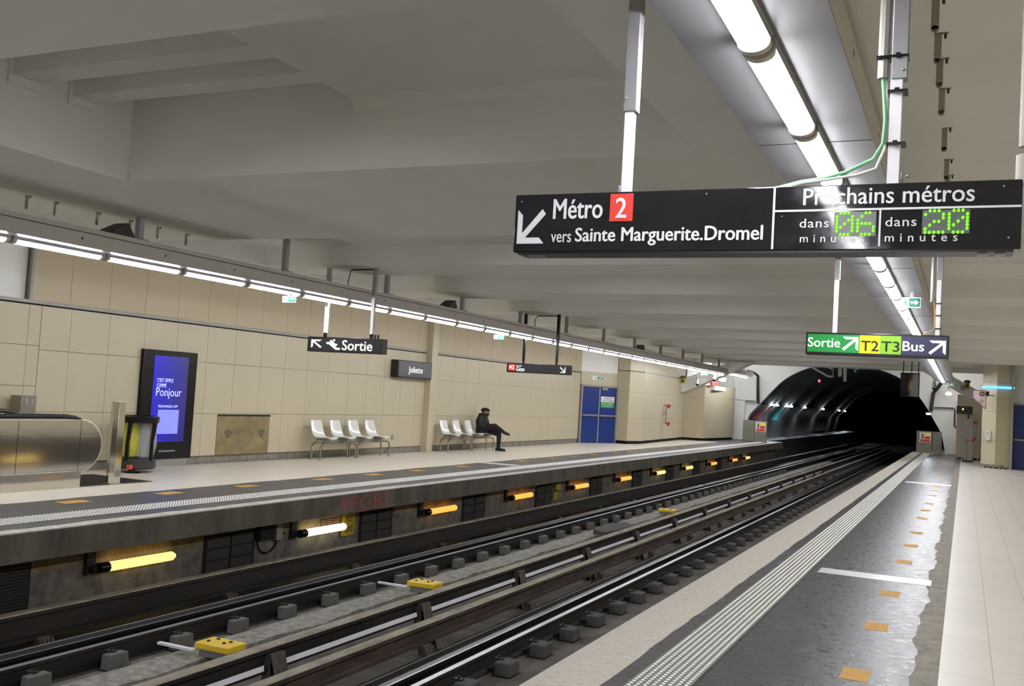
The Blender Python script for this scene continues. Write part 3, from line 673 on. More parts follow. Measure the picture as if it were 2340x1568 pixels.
MB().box(-8.8, -8.7, 21.83, 22.08, -.58, -.4).build('housing', yellow_d, t, bevel=.03); MB().box(-8.8, -8.78, 21.83, 22.1, -.8, -.62).build('plate', yellow_d, t)
t = thing('cable_box', 'small pale cable box with a looped lead, just before the brightest lamp', 'box', (-8.8, 11.35, -.8))
MB().box(-8.8, -8.72, 11.36, 11.5, -.6, -.36).build('box_body', grey_p, t, bevel=.008)
MB().tube([(-8.77, 11.0 + .22 - .22 * math.cos(a), -.56 - .2 * math.sin(a)) for a in [PI * k / 10 for k in range(11)]] + [(-8.77, 11.6, -.52)], .012, 6).build('lead', black_p, t)
MB().box(-8.8, -8.7, 10.98, 11.3, -.56, -.32).build('dark_box', black_gap, t, bevel=.006)
tm = MB(); text_fit(tm, 'FFGBI', 12.45, 13.72, -.27, -.05, face_x(XF), .03, lift=.002)
tag(tm.build('graffiti_tag', graf_r, smooth=False), 'faded red graffiti letters on the edge of the far platform', 'graffiti')

# ------------------------------------------------------------------ platform markings
def tactile(name, label, x0, x1, m, dots, y0=YB, y1=YE - .5):
    t = thing(name, label, 'tactile strip', ((x0 + x1) / 2, 20, 0.003))
    MB().box(x0, x1, y0, y1, 0.003, 0.007).build('strip_base', m, t, smooth=False)
    mb = MB()
    if dots:
        nx = 8 if x0 > -5 else 9; px = (x1 - x0 - .05) / (nx - 1); y = 4.2; r = .0125; n = 8; i = 0
        while y < y1:
            for k in range(nx):
                cx = x0 + .025 + px * k; o = len(mb.v)
                for rr, zz in ((r, .007), (r * .8, .0105)):
                    for j in range(n): mb.v.append((cx + rr * math.cos(2 * PI * j / n), y + rr * math.sin(2 * PI * j / n), zz))
                mb.v.append((cx, y, .0118))
                for j in range(n):
                    mb.f.append((o + j, o + (j + 1) % n, o + n + (j + 1) % n, o + n + j)); mb.f.append((o + n + j, o + n + (j + 1) % n, o + 2 * n))
            y += .0485
    else:
        y = 3.0
        while y < y1: mb.box(x0 + .01, x1 - .01, y, y + .028, .007, .012); y += .098
    o = mb.build('stud_pattern' if dots else 'rib_pattern', stud_w, t, smooth=False); o['kind'] = 'stuff'
tactile('tactile_strip', 'studded warning strip with white dots along the near platform edge', -1.745, -1.405, tact_m, True)
tactile('tactile_strip', 'studded warning strip along the edge of the far platform', -9.27, -8.87, tact_f, True)
first = None
for k in range(9):
    for j in range(3):
        y = 6.72 + 5.5 * k + 1.61 * j
        if k == 8: continue
        if first is None:
            first = tag(MB().box(-.085, .085, -.3 * .5, .3 * .5, 0, .002).build('floor_marker', yellow_p), 'ochre square marker on the wet black band of the near platform', 'floor marker', 'ochre markers on the near platform')
            o = first
        else: o = first.copy(); COL.objects.link(o)
        o.location = (-.575 + random.uniform(-.01, .01), y, .003); o.rotation_euler = (0, 0, random.uniform(-.05, .05))
first = None
for k in range(9):
    for j in range(3):
        y = 8.90 + 1.62 * j + 3.85 * 1.35 * k - .0
        if y > 42: continue
        if first is None:
            first = tag(MB().box(-.11, .11, -.2, .2, 0, .002).build('floor_marker', yellow_p), 'ochre marker on the black band of the far platform', 'floor marker', 'ochre markers on the far platform'); o = first
        else: o = first.copy(); COL.objects.link(o)
        o.location = (-9.95, y, .003)
for (xa, xb, y, w, lab) in ((-1.33, -.25, 10.86, .34, 'shiny metal cover strip across the wet black band, near the big signs'), (-1.33, -.25, 27.3, .45, 'distant pale cover strip across the wet black band of the near platform'), (-10.25, -9.35, 20.9, .4, 'pale cover strip across the black band of the far platform')):
    t = MB().box(xa, xb, y - w / 2, y + w / 2, .002, .006).build('cover_strip', (cover_m if y < 15 else white_al) if xa > -5 else conc_light, bevel=.002, base=True); tag(t, lab, 'strip')

# ------------------------------------------------------------------ signs
def post(mb, x, y, z0, z1, w): mb.box(x - w / 2, x + w / 2, y - w / 2, y + w / 2, z0, z1)
# big line sign over the near platform
ys = 3.45; X0, X1, W0, W1 = -1.614, 0.143, 2.200, 2.424
t = thing('hanging_sign', 'long black hanging sign for metro line 2 with green waiting times', 'sign', (-.735, ys + .06, W0), rz=.0096)
F = face_y(ys)
MB().box(X0, X1, ys, ys + .13, W0, W1).build('case', sign_bk, t, bevel=.004)
m = MB(); m.box(X0 + .02, X1 - .02, ys + .004, ys + .11, W0 - .008, W0); m.build('bottom_plate', sign_rim, t, smooth=False)
def U(px): return X0 + (px - 0) / 1.0
def rx(x): return X0 + (x / 3.9 + 1160 - 1182) / (2339 - 1182) * (X1 - X0)
def r2(x): return X0 + (x / 3.9 + 1740 - 1182) / (2339 - 1182) * (X1 - X0)
lt = MB()
arrow(lt, rx(124), rx(428), 2.232, 2.371, F)
text_fit(lt, 'Métro', rx(498), rx(1012), 2.326, 2.402, F, .03)
text_fit(lt, 'vers', rx(490), rx(702), 2.236, 2.268, F, .02)
text_fit(lt, 'Sainte Marguerite.Dromel', rx(742), r2(276), 2.222, 2.290, F, .03)
text_fit(lt, 'Prochains métros', r2(612), r2(1985), 2.356, 2.413, F, .02)
for a, b in ((590, 838), (1300, 1546)): text_fit(lt, 'dans', r2(a), r2(b), 2.278, 2.309, F, .015, 1.1)
for a, b in ((598, 1135), (1300, 1866)): text_fit(lt, 'minutes', r2(a), r2(b), 2.227, 2.253, F, .015, 1.7)
poly_fit(lt, rect(r2(352), r2(371), W0 + .005, W1 - .003), F, .0025)
poly_fit(lt, rect(r2(371), X1 - .002, 2.334, 2.341), F, .0025)
poly_fit(lt, rect(r2(1248), r2(1264), W0 + .012, 2.334), F, .0025)
lt.build('lettering', txt_w, t, smooth=False)
sq = poly_fit(MB(), rect(rx(1083), rx(1312), 2.313, 2.416), F, .002).build('line_badge', red_sq, t, smooth=False)
text_fit(MB(), '2', rx(1140), rx(1252), 2.326, 2.400, F, .03, lift=.0035).build('badge_number', txt_w, sq, smooth=False)
DIG = {'0': ['01110', '10001', '10011', '10101', '11001', '10001', '01110'], '6': ['00110', '01000', '10000', '11110', '10001', '10001', '01110'], '2': ['01110', '10001', '00001', '00110', '01000', '10000', '11111']}
for (a, b, s) in ((880, 1225, '06'), (1590, 1955, '20')):
    w = poly_fit(MB(), rect(r2(a), r2(b), 2.247 if s == '06' else 2.252, 2.330), F, .0015).build('display_window', led_bg, t, smooth=False)
    m = MB(); zb, ztp = (2.252, 2.325) if s == '06' else (2.256, 2.327)
    for q, ch in enumerate(s):
        ua, ub = r2(a + 25 + q * (b - a) * .5), r2(a + (b - a) * (.5 * q + .5) - 20)
        for i, ln in enumerate(DIG[ch]):
            for j, c in enumerate(ln):
                if c == '1':
                    u, z = ua + (ub - ua) * j / 4, ztp - (ztp - zb) * i / 6
                    m.ball((u, ys - .003, z), (.0045, .003, .0056), 8, 6)
    m.build('digit_pattern', led_g, w)
m = MB()
for u, z in ((rx(157), 2.396), (rx(90), 2.24), (rx(2010), 2.405), (r2(2200), 2.402), (r2(2245), 2.236), (r2(435), 2.318)): m.ball((u, ys - .002, z), .0035, 8, 6)
m.build('screw_pattern', steel_gal, t)
m = MB(); m.box(-1.61 + .05, -1.61 + .12, ys + .02, ys + .06, W0 - .014, W0 - .008); m.box(.02, .05, ys + .02, ys + .06, W0 - .016, W0 - .008); m.box(.07, .1, ys + .02, ys + .06, W0 - .016, W0 - .008); m.build('bottom_latch', steel_gal, t, smooth=False)
yp = ys + .065
m = MB(); post(m, -1.187, yp, W1, 2.76, .036); m.build('lower_post', txt_w, t, bevel=.003)
m = MB(); post(m, -1.184, yp, 2.74, 3.67, .05); m.box(-1.215, -1.205, yp - .02, yp + .02, W1, W1 + .035); m.build('upper_post', steel_gal, t, bevel=.003)
m = MB(); m.ball((-1.2, yp - .026, 2.79), .005, 8, 6); m.ball((-.226, yp - .03, 2.82), .005, 8, 6); m.ball((-.2, yp - .02, 2.455), .006, 8, 6); m.build('post_bolt', steel_gal, t)
m = MB(); post(m, -.245, yp, W1, 2.80, .04); m.build('lower_post', txt_w, t, bevel=.003)
m = MB(); post(m, -.238, yp, 2.79, 3.67, .052); m.box(-.222, -.216, yp - .02, yp + .02, W1, W1 + .05); m.build('upper_post', steel_gal, t, bevel=.003)
m = MB(); m.cyl((-.29, yp, 2.80), (-.285, yp, 3.67), .02, 10); m.build('conduit', grey_p, t)
for z in (2.865, 2.745, 2.565):
    m = MB(); m.box(-.312 if z > 2.8 else -.272, -.209, yp - .034, yp + .034, z, z + .006); m.box(-.25, -.235, yp - .042, yp - .03, z - .004, z + .01); m.build('cable_tie', black_p, t, smooth=False)
tag(MB().tube([(-.292, yp, 2.82), (-.285, yp, 2.75), (-.276, yp - .02, 2.65), (-.280, yp - .02, 2.57), (-.31, yp - .01, 2.52), (-.40, yp - .01, 2.478), (-.47, yp, 2.462), (-.55, yp, 2.452), (-.62, yp, 2.435), (-.68, yp, 2.425)], .0065, 8).build('green_cable', cable_g, base=True), 'green cable looping from the post onto the line 2 sign', 'cable')
tag(MB().tube([(-.285, yp + .012, 2.82), (-.276, yp, 2.74), (-.272, yp - .005, 2.62), (-.275, yp - .02, 2.55), (-.30, yp - .02, 2.485), (-.36, yp - .02, 2.465), (-.44, yp - .01, 2.457), (-.54, yp - .012, 2.445), (-.62, yp - .012, 2.428), (-.68, yp - .012, 2.42)], .0055, 8).build('white_cable', cable_w, base=True), 'white cable tied along the post and above the line 2 sign', 'cable')
# coloured exit sign
ys = 9.7; X0, X1, W0, W1 = -1.402, -.150, 2.196, 2.408
t = thing('hanging_sign', 'lit hanging sign in green, yellow, lime and navy panels', 'sign', (-.775, ys + .07, W0))
F = face_y(ys)
MB().box(X0, X1, ys, ys + .15, W0, W1).build('case', sign_rim, t, bevel=.006)
for a, b, mm, nm in ((-1.385, -.915, green_s, 'green_panel'), (-.915, -.735, yel_s, 'yellow_panel'), (-.735, -.553, lime_s, 'lime_panel'), (-.553, -.165, navy_s, 'navy_panel')):
    poly_fit(MB(), rect(a, b, 2.222, 2.391), F, .002).build(nm, mm, t, smooth=False)
for u0, u1, w0, w1 in ((-1.073, -.925, 2.236, 2.372), (-.322, -.175, 2.226, 2.36)): arrow(MB(), u0, u1, w0, w1, lambda u, w, d: F(u, w, d + .002), True, True).build('arrow', lit_txt, t, smooth=False)
text_fit(MB(), 'Sortie', -1.383, -1.087, 2.27, 2.357, F, .025, lift=.004).build('white_lettering', lit_txt, t, smooth=False)
text_fit(MB(), 'Bus', -.54, -.355, 2.258, 2.345, F, .03, lift=.004).build('white_lettering', lit_txt, t, smooth=False)
lt = MB(); text_fit(lt, 'T2', -.902, -.745, 2.246, 2.34, F, .02, lift=.004); text_fit(lt, 'T3', -.724, -.565, 2.246, 2.34, F, .02, lift=.004)
lt.build('dark_lettering', txt_k, t, smooth=False)
yp = ys + .07
for x in (-1.150, -.250):
    m = MB(); post(m, x, yp, W1, 2.93, .04); m.build('lower_post', txt_w, t, bevel=.003)
    m = MB(); post(m, x + .003, yp, 2.92, 3.67, .052); m.build('upper_post', steel_gal, t, bevel=.003)
m = MB(); m.cyl((-.305, yp, 2.72), (-.30, yp, 3.67), .018, 8); m.build('conduit', grey_p, t)
for z in (2.47, 2.59, 2.70):
    m = MB(); m.box(-.275, -.222, yp - .03, yp + .03, z, z + .008); m.build('cable_tie', black_p, t, smooth=False)
MB().tube([(-.29, yp, 2.72), (-.278, yp, 2.6), (-.28, yp, 2.47), (-.32, yp, 2.44), (-.35, yp, 2.435), (-.37, yp, 2.41)], .006, 6).build('cable', cable_o, t)
# far-platform signs
def far_sign(ys, X0, X1, W0, W1, label, posts, pm):
    t = thing('hanging_sign', label, 'sign', ((X0 + X1) / 2, ys + .09, W0))
    MB().box(X0, X1, ys, ys + .17, W0, W1).build('case', sign_rim, t, bevel=.006)
    poly_fit(MB(), rect(X0 + .02, X1 - .02, W0 + .02, W1 - .02), face_y(ys), .003).build('face_panel', M('far_sign_face', (46, 46, 50), .25), t, smooth=False)
    for x in posts:
        m = MB(); post(m, x, ys + .09, W1 + .08, 3.0, .055); m.build('lower_post', pm, t)
        m = MB(); post(m, x, ys + .09, 2.99, 3.68, .065); m.build('upper_post', steel_gal if pm is txt_w else black_p, t)
        m = MB(); post(m, x, ys + .09, W1, W1 + .09, .045); m.build('post_foot', black_p, t)
    return t
ys = 14.2
t = far_sign(ys, -10.53, -8.99, 2.19, 2.45, 'black hanging sign with an escalator symbol and the word Sortie over the far platform', (-10.23, -9.27), txt_w)
F = face_y(ys - .003); lt = MB()
arrow(lt, -10.45, -10.22, 2.25, 2.40, F, False, True)
for pts in ([(-10.13, 2.36), (-10.06, 2.37), (-9.9, 2.27), (-9.84, 2.27), (-9.84, 2.235), (-9.93, 2.235), (-10.08, 2.33), (-10.13, 2.33)], [(-10.06, 2.40), (-10.02, 2.40), (-9.93, 2.33), (-9.90, 2.34), (-9.90, 2.31), (-9.95, 2.30), (-10.04, 2.36)], [(-9.99, 2.415), (-9.95, 2.415), (-9.95, 2.385), (-9.99, 2.385)]): poly_fit(lt, pts, F, .002)
text_fit(lt, 'Sortie', -9.80, -9.20 + .02, 2.235, 2.405, F, .05)
lt.build('lettering', lit_txt, t, smooth=False)
m = MB(); m.cyl((-9.27, ys + .09, 3.65), (-9.75, ys + .09, 3.64), .012, 6); m.tube([(-9.75, ys + .09, 3.64), (-9.80, ys + .1, 3.6), (-9.83, ys + .1, 3.45), (-9.84, ys + .1, 3.33)], .008, 6); m.build('cable', black_p, t)
m = MB(); m.box(-9.2, -9.18, ys + .06, ys + .1, 2.45, 2.52); m.build('terminal', black_p, t, smooth=False); m = MB(); m.box(-9.14, -9.12, ys + .06, ys + .1, 2.45, 2.52); m.build('terminal', black_p, t, smooth=False)
ys = 22.3
t = far_sign(ys, -10.43, -8.74, 2.19, 2.425, 'black hanging sign with a red M2 badge farther along the far platform', (-10.02, -9.13), black_p)
F = face_y(ys - .003)
bd = poly_fit(MB(), rect(-10.375, -10.2, 2.235, 2.395), F, .002).build('line_badge', red_sq, t, smooth=False)
text_fit(MB(), 'M2', -10.355, -10.22, 2.27, 2.36, F, .03, lift=.004).build('badge_lettering', lit_txt, bd, smooth=False)
lt = MB(); text_fit(lt, 'direction', -10.17, -10.02, 2.345, 2.38, F, .02); text_fit(lt, 'Gèze', -10.17, -9.94, 2.23, 2.33, F, .05); arrow(lt, -9.0, -8.85, 2.235, 2.385, F, True, False)
lt.build('lettering', lit_txt, t, smooth=False)
m = MB(); m.cyl((-9.13, ys + .09, 3.63), (-9.7, ys + .09, 3.62), .014, 6); m.tube([(-9.7, ys + .09, 3.62), (-9.76, ys + .1, 3.56), (-9.78, ys + .1, 3.45), (-9.76, ys + .1, 3.33)], .009, 6); m.build('cable', black_p, t)
t = thing('wall_sign', 'black wall sign with the station name beside the cream pillar', 'sign', (-12.85, 21.7, 1.9))
MB().box(XW, -12.74, 20.92, 22.62, 1.9, 2.335).build('case', sign_rim, t, bevel=.006)
F = face_x(-12.74); poly_fit(MB(), rect(20.96, 22.58, 1.935, 2.305), F, .004).build('face_panel', M('name_face', (84, 84, 86), .35), t, smooth=False)
text_fit(MB(), 'Joliette', 21.42, 22.14, 1.99, 2.19, F, .05, lift=.006).build('lettering', lit_txt, t, smooth=False)
def exit_sign(loc_face, u0, u1, w0, w1, label, frame, pic=True, rod=None):
    t = thing('exit_sign', label, 'sign', loc_face)
    poly_fit(MB(), rect(u0, u1, w0, w1), frame, .03).build('housing', exit_w, t, smooth=False)
    F2 = lambda u, w, d: frame(u, w, .031 + d)
    h = w1 - w0; L = u1 - u0
    poly_fit(MB(), rect(u0 + .38 * L, u1 - .03 * L, w0 + .08 * h, w1 - .08 * h), F2, .002).build('arrow_field', exit_g, t, smooth=False)
    a = MB(); poly_fit(a, [(u0 + .46 * L, w0 + .42 * h), (u0 + .7 * L, w0 + .42 * h), (u0 + .7 * L, w0 + .25 * h), (u0 + .9 * L, w0 + .5 * h), (u0 + .7 * L, w0 + .75 * h), (u0 + .7 * L, w0 + .58 * h), (u0 + .46 * L, w0 + .58 * h)], lambda u, w, d: F2(u, w, .003 + d), .002)
    a.build('arrow', exit_w, t, smooth=False)
    r = MB()
    for pts in ([(.14, .75), (.2, .86), (.26, .75), (.2, .66)], [(.1, .6), (.24, .62), (.2, .35), (.12, .4)], [(.2, .4), (.3, .28), (.27, .1), (.24, .12), (.25, .25), (.16, .34)], [(.14, .4), (.12, .22), (.05, .16), (.05, .2), (.09, .25), (.1, .4)], [(.22, .6), (.32, .5), (.32, .46), (.2, .54)]):
        poly_fit(r, [(u0 + a_ * L, w0 + b_ * h) for a_, b_ in pts], F2, .003)
    r.build('running_figure', exit_g, t, smooth=False)
    if rod: MB().box(*rod).build('mount', steel_gal, t, smooth=False)
    return t
exit_sign((-.6, 12.17, 2.92), -.70, -.50, 2.91, 3.03, 'green and white exit sign with an arrow under the wide light rail', face_y(12.17), rod=(-.62, -.58, 12.17, 12.2, 3.03, 3.10))
exit_sign((-9.8, 12.8, 2.9), -9.98, -9.72, 2.90, 3.0, 'small green exit sign under the far light rail, before the Sortie sign', face_y(12.75), rod=(-9.87, -9.83, 12.72, 12.76, 3.0, 3.1))
exit_sign((-9.8, 20.5, 2.9), -10.0, -9.74, 2.90, 3.0, 'small green exit sign under the far light rail, next to the red badge sign', face_y(20.6), rod=(-9.87, -9.83, 20.57, 20.6, 3.0, 3.1))
exit_sign(tuple(DM @ Vector((.8, 0, 2.36))), .62, 1.22, 2.37, 2.5, 'small lit exit sign on the wall above the blue double doors', face_m(DM, 0.0))
exit_sign((-9.9, 40.6, 2.9), -10.05, -9.75, 2.9, 3.0, 'tiny exit sign under the end of the far light rail', face_y(40.6), rod=(-9.9, -9.86, 40.57, 40.6, 3.0, 3.1))
exit_sign((-.55, 40.8, 2.9), -.7, -.42, 2.93, 3.06, 'tiny exit sign at the end of the wide light rail', face_y(40.9), rod=(-.6, -.56, 40.86, 40.9, 3.06, 3.1))

# ------------------------------------------------------------------ advertising screen
t = thing('advert_screen', 'tall black advertising display with a blue picture on the cream wall', 'screen', (-12.9, 13.4, 0))
MB().box(XW + .001, -12.87, 12.76, 14.07, .134, 2.057).build('case', black_p, t, bevel=.01)
F0 = face_x(-12.87); F = lambda u, w, d: F0(u * 1.0174, 1.65 + (w - 1.65) * 1.0174, d)
sc = poly_fit(MB(), rect(12.79, 13.61, .46, 1.955), F, .003).build('screen', screen, t, smooth=False)
lt = MB()
for b_, r_ in (("C'EST SIMPLE", (12.876, 13.26, 1.50, 1.565)), ('COMME', (12.876, 13.10, 1.41, 1.475)), ("TÉLÉCHARGEZ L'APP", (12.94, 13.41, 1.06, 1.11))): text_fit(MB(), b_, *r_, F, .02, lift=.005).build('screen_lettering', screen_t, sc, smooth=False)
text_fit(lt, 'Ponjour', 12.872, 13.48, 1.21, 1.40, F, .0, lift=.005)
poly_fit(MB(), rect(12.95, 13.45, .60, 1.02), F, .005).build('pale_square', M('screen_pale', (132, 138, 226), .3, emit=.55), sc, smooth=False)
lt.build('screen_lettering', screen_t, sc, smooth=False)
text_fit(MB(), 'MEDIATRANSPORTS', 13.04, 13.43, .285, .315, F, .01, lift=.003).build('maker_lettering', txt_w, t, smooth=False)
MB().box(XW + .001, -12.89, 12.85, 14.0, 0.0, .134).build('plinth', grey_p, t, smooth=False)

# ------------------------------------------------------------------ wall hatch and small wall things
t = thing('wall_hatch', 'stained brass coloured hatch set into the cream wall', 'hatch', (-12.93, 15.55, .155))
MB().box(XW - .02, XW + .012, 14.8, 16.36, .155, .925).build('hatch_panel', brass, t, bevel=.004)
m = MB(); m.box(XW, XW + .02, 14.8, 16.36, .90, .93); m.build('top_rim', black_gap, t, smooth=False)
for y in (15.12, 16.12):
    m = MB(); m.add([(XW + .0135, y + .1 * math.cos(a) * (1 + .3 * math.sin(3 * a)), .56 + .09 * math.sin(a)) for a in [2 * PI * k / 16 for k in range(16)]], [tuple(range(16))]); m.build('stain_pattern', brass_st, t, smooth=False)
    m = MB(); m.ball((XW + .016, y, .54), .018, 8, 6); m.build('latch', steel_gal, t)
t = tag(MB().box(XW, XW + .02, 21.15, 21.24, .34, .46).build('wall_socket', grey_p, bevel=.004, base=True), 'small grey socket low on the cream wall beside the pillar', 'socket')
t = tag(MB().tube([(XW + .02, 21.0, 0), (XW, 20.94, .13)], .012, 6).tube([(XW + .02, 21.1, 0), (XW, 21.05, .13)], .012, 6).build('floor_strut', grey_p, base=True), 'thin leaning strut at the foot of the cream wall beside the first bench', 'strut')

# ------------------------------------------------------------------ benches
def seat_mesh():
    mb = MB(); prof = [(.46, .455), (.40, .478), (.30, .47), (.18, .455), (.09, .475), (.04, .53), (.005, .62), (-.03, .74), (-.055, .845)]
    nw = 9; W = .215
    def pt(i, s, off):
        x, z = prof[i]; k = i / (len(prof) - 1)
        w = W * (1.0 if k < .8 else 1.0 - .12 * (k - .8) / .2)
        if i == 0: w *= .86
        cup = (s * s) * (.028 if i < 5 else .03)
        nx, nz = (0, 1) if i < 4 else ((.7, .7) if i < 6 else (1, .15))
        return (x + nx * (cup - off), s * w, z + nz * (cup - off))
    n = len(prof); o = 0; vs = []
    for off in (0, .014):
        for i in range(n):
            for j in range(nw): vs.append(pt(i, -1 + 2 * j / (nw - 1), off))
    fs = []
    for i in range(n - 1):
        for j in range(nw - 1):
            a = i * nw + j; fs.append((a, a + 1, a + nw + 1, a + nw)); b = a + n * nw; fs.append((b, b + nw, b + nw + 1, b + 1))
    N = n * nw
    for i in range(n - 1):
        for j in (0, nw - 1): a = i * nw + j; fs.append((a, a + nw, a + nw + N, a + N))
    for j in range(nw - 1):
        for i in (0, n - 1): a = i * nw + j; fs.append((a, a + 1, a + 1 + N, a + N))
    mb.add(vs, fs); return mb
def bench(y0, label):
    t = thing('platform_bench', label, 'bench', (-12.6, y0 + 1.25, 0), 'benches on the far platform')
    first = None
    for k in range(4):
        if first is None: s = seat_mesh().build('seat', plast_w, None, ang=60); first = s
        else: s = first.copy(); COL.objects.link(s)
        s.parent = t; s.location = (-.12, y0 + .21 + .702 * k - (y0 + 1.25), 0)
        sm = s.modifiers.new('round', 'SUBSURF') if k == 0 else None
        if sm: sm.levels = 1; sm.render_levels = 1
    m = MB(); m.box(-12.62, -12.50, y0 + .02, y0 + 2.55, .37, .43); m.build('beam', grey_p, t, bevel=.006)
    for k in range(4): MB().box(-12.68, -12.33, y0 + .16 + .702 * k, y0 + .26 + .702 * k, .41, .45).build('seat_carrier', steel_gal, t, smooth=False)
    for x in (-12.70, -12.47):
        for a, b in ((y0 + .05, y0 + 1.40), (y0 + 1.48, y0 + 2.82)):
            r = .13; zt = .355
            pts = [(x, a, 0)] + [(x, a, zt - r)] + [(x, a + r - r * math.cos(q), zt - r + r * math.sin(q)) for q in [PI / 2 * i / 6 for i in range(1, 7)]] + [(x, b - r + r * math.sin(q), zt - r + r * math.cos(q)) for q in [PI / 2 * i / 6 for i in range(0, 7)]] + [(x, b, 0)]
            m = MB(); m.tube(pts, .021, 10); m.lathe([(.045, 0), (.045, .006), (.022, .012)], (x, a, 0), 10); m.lathe([(.045, 0), (.045, .006), (.022, .012)], (x, b, 0), 10)
            m.build('leg', M('bench_steel', (170, 160, 142), .25, .9), t)
bench(17.48, 'empty white four seat bench on bent steel legs, between the brown hatch and the pillar')
bench(23.22, 'white four seat bench on which the person in black sits, beyond the pillar')

# ------------------------------------------------------------------ seated person
px_, py_ = -12.60, 25.53
person = thing('person', 'person in black jacket, trousers and flat cap sitting with crossed legs on the bench', 'person', (px_, py_, 0), world=False)
def remeshed(mb, name, mat, vox, it=4):
    o = mb.build(name, mat, person); r = o.modifiers.new('skinwrap', 'REMESH'); r.mode = 'VOXEL'; r.voxel_size = vox; r.use_smooth_shade = True
    s = o.modifiers.new('soft', 'SMOOTH'); s.factor = .5; s.iterations = it
    return o
bd = MB()
bd.ball((.075, 0, 1.095), (.098, .075, .118), 18, 14)          # skull
bd.ball((.118, 0, 1.045), (.062, .058, .07), 14, 10)           # jaw
bd.limb([(.172, 0, 1.09), (.196, 0, 1.062), (.178, 0, 1.05)], [.012, .015, .012], 10)   # nose
bd.limb([(.172, -.014, 1.022), (.172, .014, 1.022)], [.011, .011], 8)  # mouth
bd.limb([(.165, -.034, 1.098), (.165, .034, 1.098)], [.015, .015], 8)  # brow
for s in (-1, 1): bd.ball((.07, s * .078, 1.08), (.022, .012, .034), 10, 8)            # ears
bd.limb([(.03, 0, .95), (.06, 0, 1.04)], [.06, .055], 14)
bd.limb([(-.02, 0, .55), (-.03, 0, .75), (0, 0, .93)], [.11, .11, .09], 14)
for s in (-1, 1):
    bd.limb([(0, s * .15, .92), (.07, s * .22, .70), (.24, s * .06, .665)], [.045, .04, .032], 12)
    # palm, four fingers and a thumb, folded in the lap
    bd.limb([(.25, s * .05, .665), (.30, -s * .01, .655)], [.03, .034], 10)
    for q in range(4): bd.limb([(.30, -s * .01 + (q - 1.5) * .004, .675 - .016 * q), (.335 - .004 * q, -s * .05, .672 - .016 * q), (.325 - .004 * q, -s * .085, .664 - .016 * q)], [.010, .0095, .008], 8)
    bd.limb([(.27, s * .02, .69), (.305, -s * .012, .705), (.325, -s * .035, .70)], [.012, .011, .009], 8)
bd.limb([(.0, -.09, .56), (.42, -.05, .70), (.66, .02, .55)], [.06, .05, .04], 12)
bd.limb([(.0, .09, .55), (.50, .09, .50), (.50, .09, .12)], [.06, .05, .04], 12)
remeshed(bd, 'body', skin, .0075, 3)
br = MB(); br.ball((.126, 0, 1.022), (.064, .066, .058), 14, 10); br.limb([(.08, -.071, 1.07), (.11, -.06, 1.03), (.165, 0, 1.0), (.11, .06, 1.03), (.08, .071, 1.07)], [.014, .022, .026, .022, .014], 10)
remeshed(br, 'beard', beard, .008, 2)
hb = MB(); hb.ball((.045, 0, 1.10), (.085, .080, .085), 14, 10); remeshed(hb, 'hair', beard, .009, 2)
jk = MB()
jk.limb([(-.03, 0, .54), (-.045, 0, .68), (-.035, 0, .82), (-.005, 0, .93)], [.165, .165, .165, .125], 16)
jk.limb([(-.0, -.09, .58), (.0, .09, .58)], [.15, .15], 14)
jk.limb([(-.02, -.15, .915), (-.02, .15, .915)], [.085, .085], 14)
jk.limb([(-.06, -.07, .985), (-.085, 0, .99), (-.06, .07, .985)], [.06, .07, .06], 12)      # hood behind the neck
jk.limb([(.06, -.06, .965), (.09, 0, .955), (.06, .06, .965)], [.035, .035, .035], 10)
for s in (-1, 1): jk.limb([(-.01, s * .185, .905), (.05, s * .235, .70), (.16, s * .17, .665), (.255, s * .06, .668)], [.082, .072, .062, .05], 14)
jk.limb([(.05, -.07, .545), (.05, .07, .545)], [.13, .13], 12)
remeshed(jk, 'jacket', cloth_k, .014, 5)
tr = MB()
tr.limb([(-.03, -.07, .53), (-.03, .07, .53)], [.125, .125], 14)
tr.limb([(.02, -.09, .57), (.22, -.08, .655), (.42, -.05, .70)], [.115, .105, .082], 14); tr.limb([(.42, -.05, .70), (.54, -.01, .63), (.66, .02, .565)], [.082, .068, .05], 14)
tr.limb([(.0, .09, .55), (.25, .09, .535), (.50, .09, .49)], [.105, .095, .075], 14); tr.limb([(.50, .09, .49), (.505, .09, .28), (.505, .09, .13)], [.075, .062, .052], 14)
remeshed(tr, 'trousers', cloth_n, .013, 5)
for pts, rs, nm in (([(.455, .09, .055), (.52, .09, .06), (.60, .095, .045), (.70, .10, .035)], [.05, .052, .045, .034], 'shoe'), ([(.655, .02, .56), (.70, .03, .535), (.77, .04, .51), (.835, .045, .49)], [.048, .05, .044, .034], 'shoe')):
    s_ = MB(); s_.limb(pts, rs, 12)
    if pts[0][2] < .1: s_.prism([(.42, .045), (.72, .06), (.735, .11), (.70, .14), (.45, .135)], 'z', 0.0, .03)
    remeshed(s_, nm, shoe_m, .010, 3)
cp = MB(); cp.ball((.06, 0, 1.155), (.122, .095, .058), 18, 10); cp.ball((.02, 0, 1.135), (.095, .09, .05), 16, 10)
cp.limb([(.15, -.05, 1.145), (.19, 0, 1.132), (.15, .05, 1.145)], [.018, .02, .018], 10); cp.ball((.175, 0, 1.132), (.062, .06, .014), 14, 8)
remeshed(cp, 'flat_cap', cap_k, .009, 3)

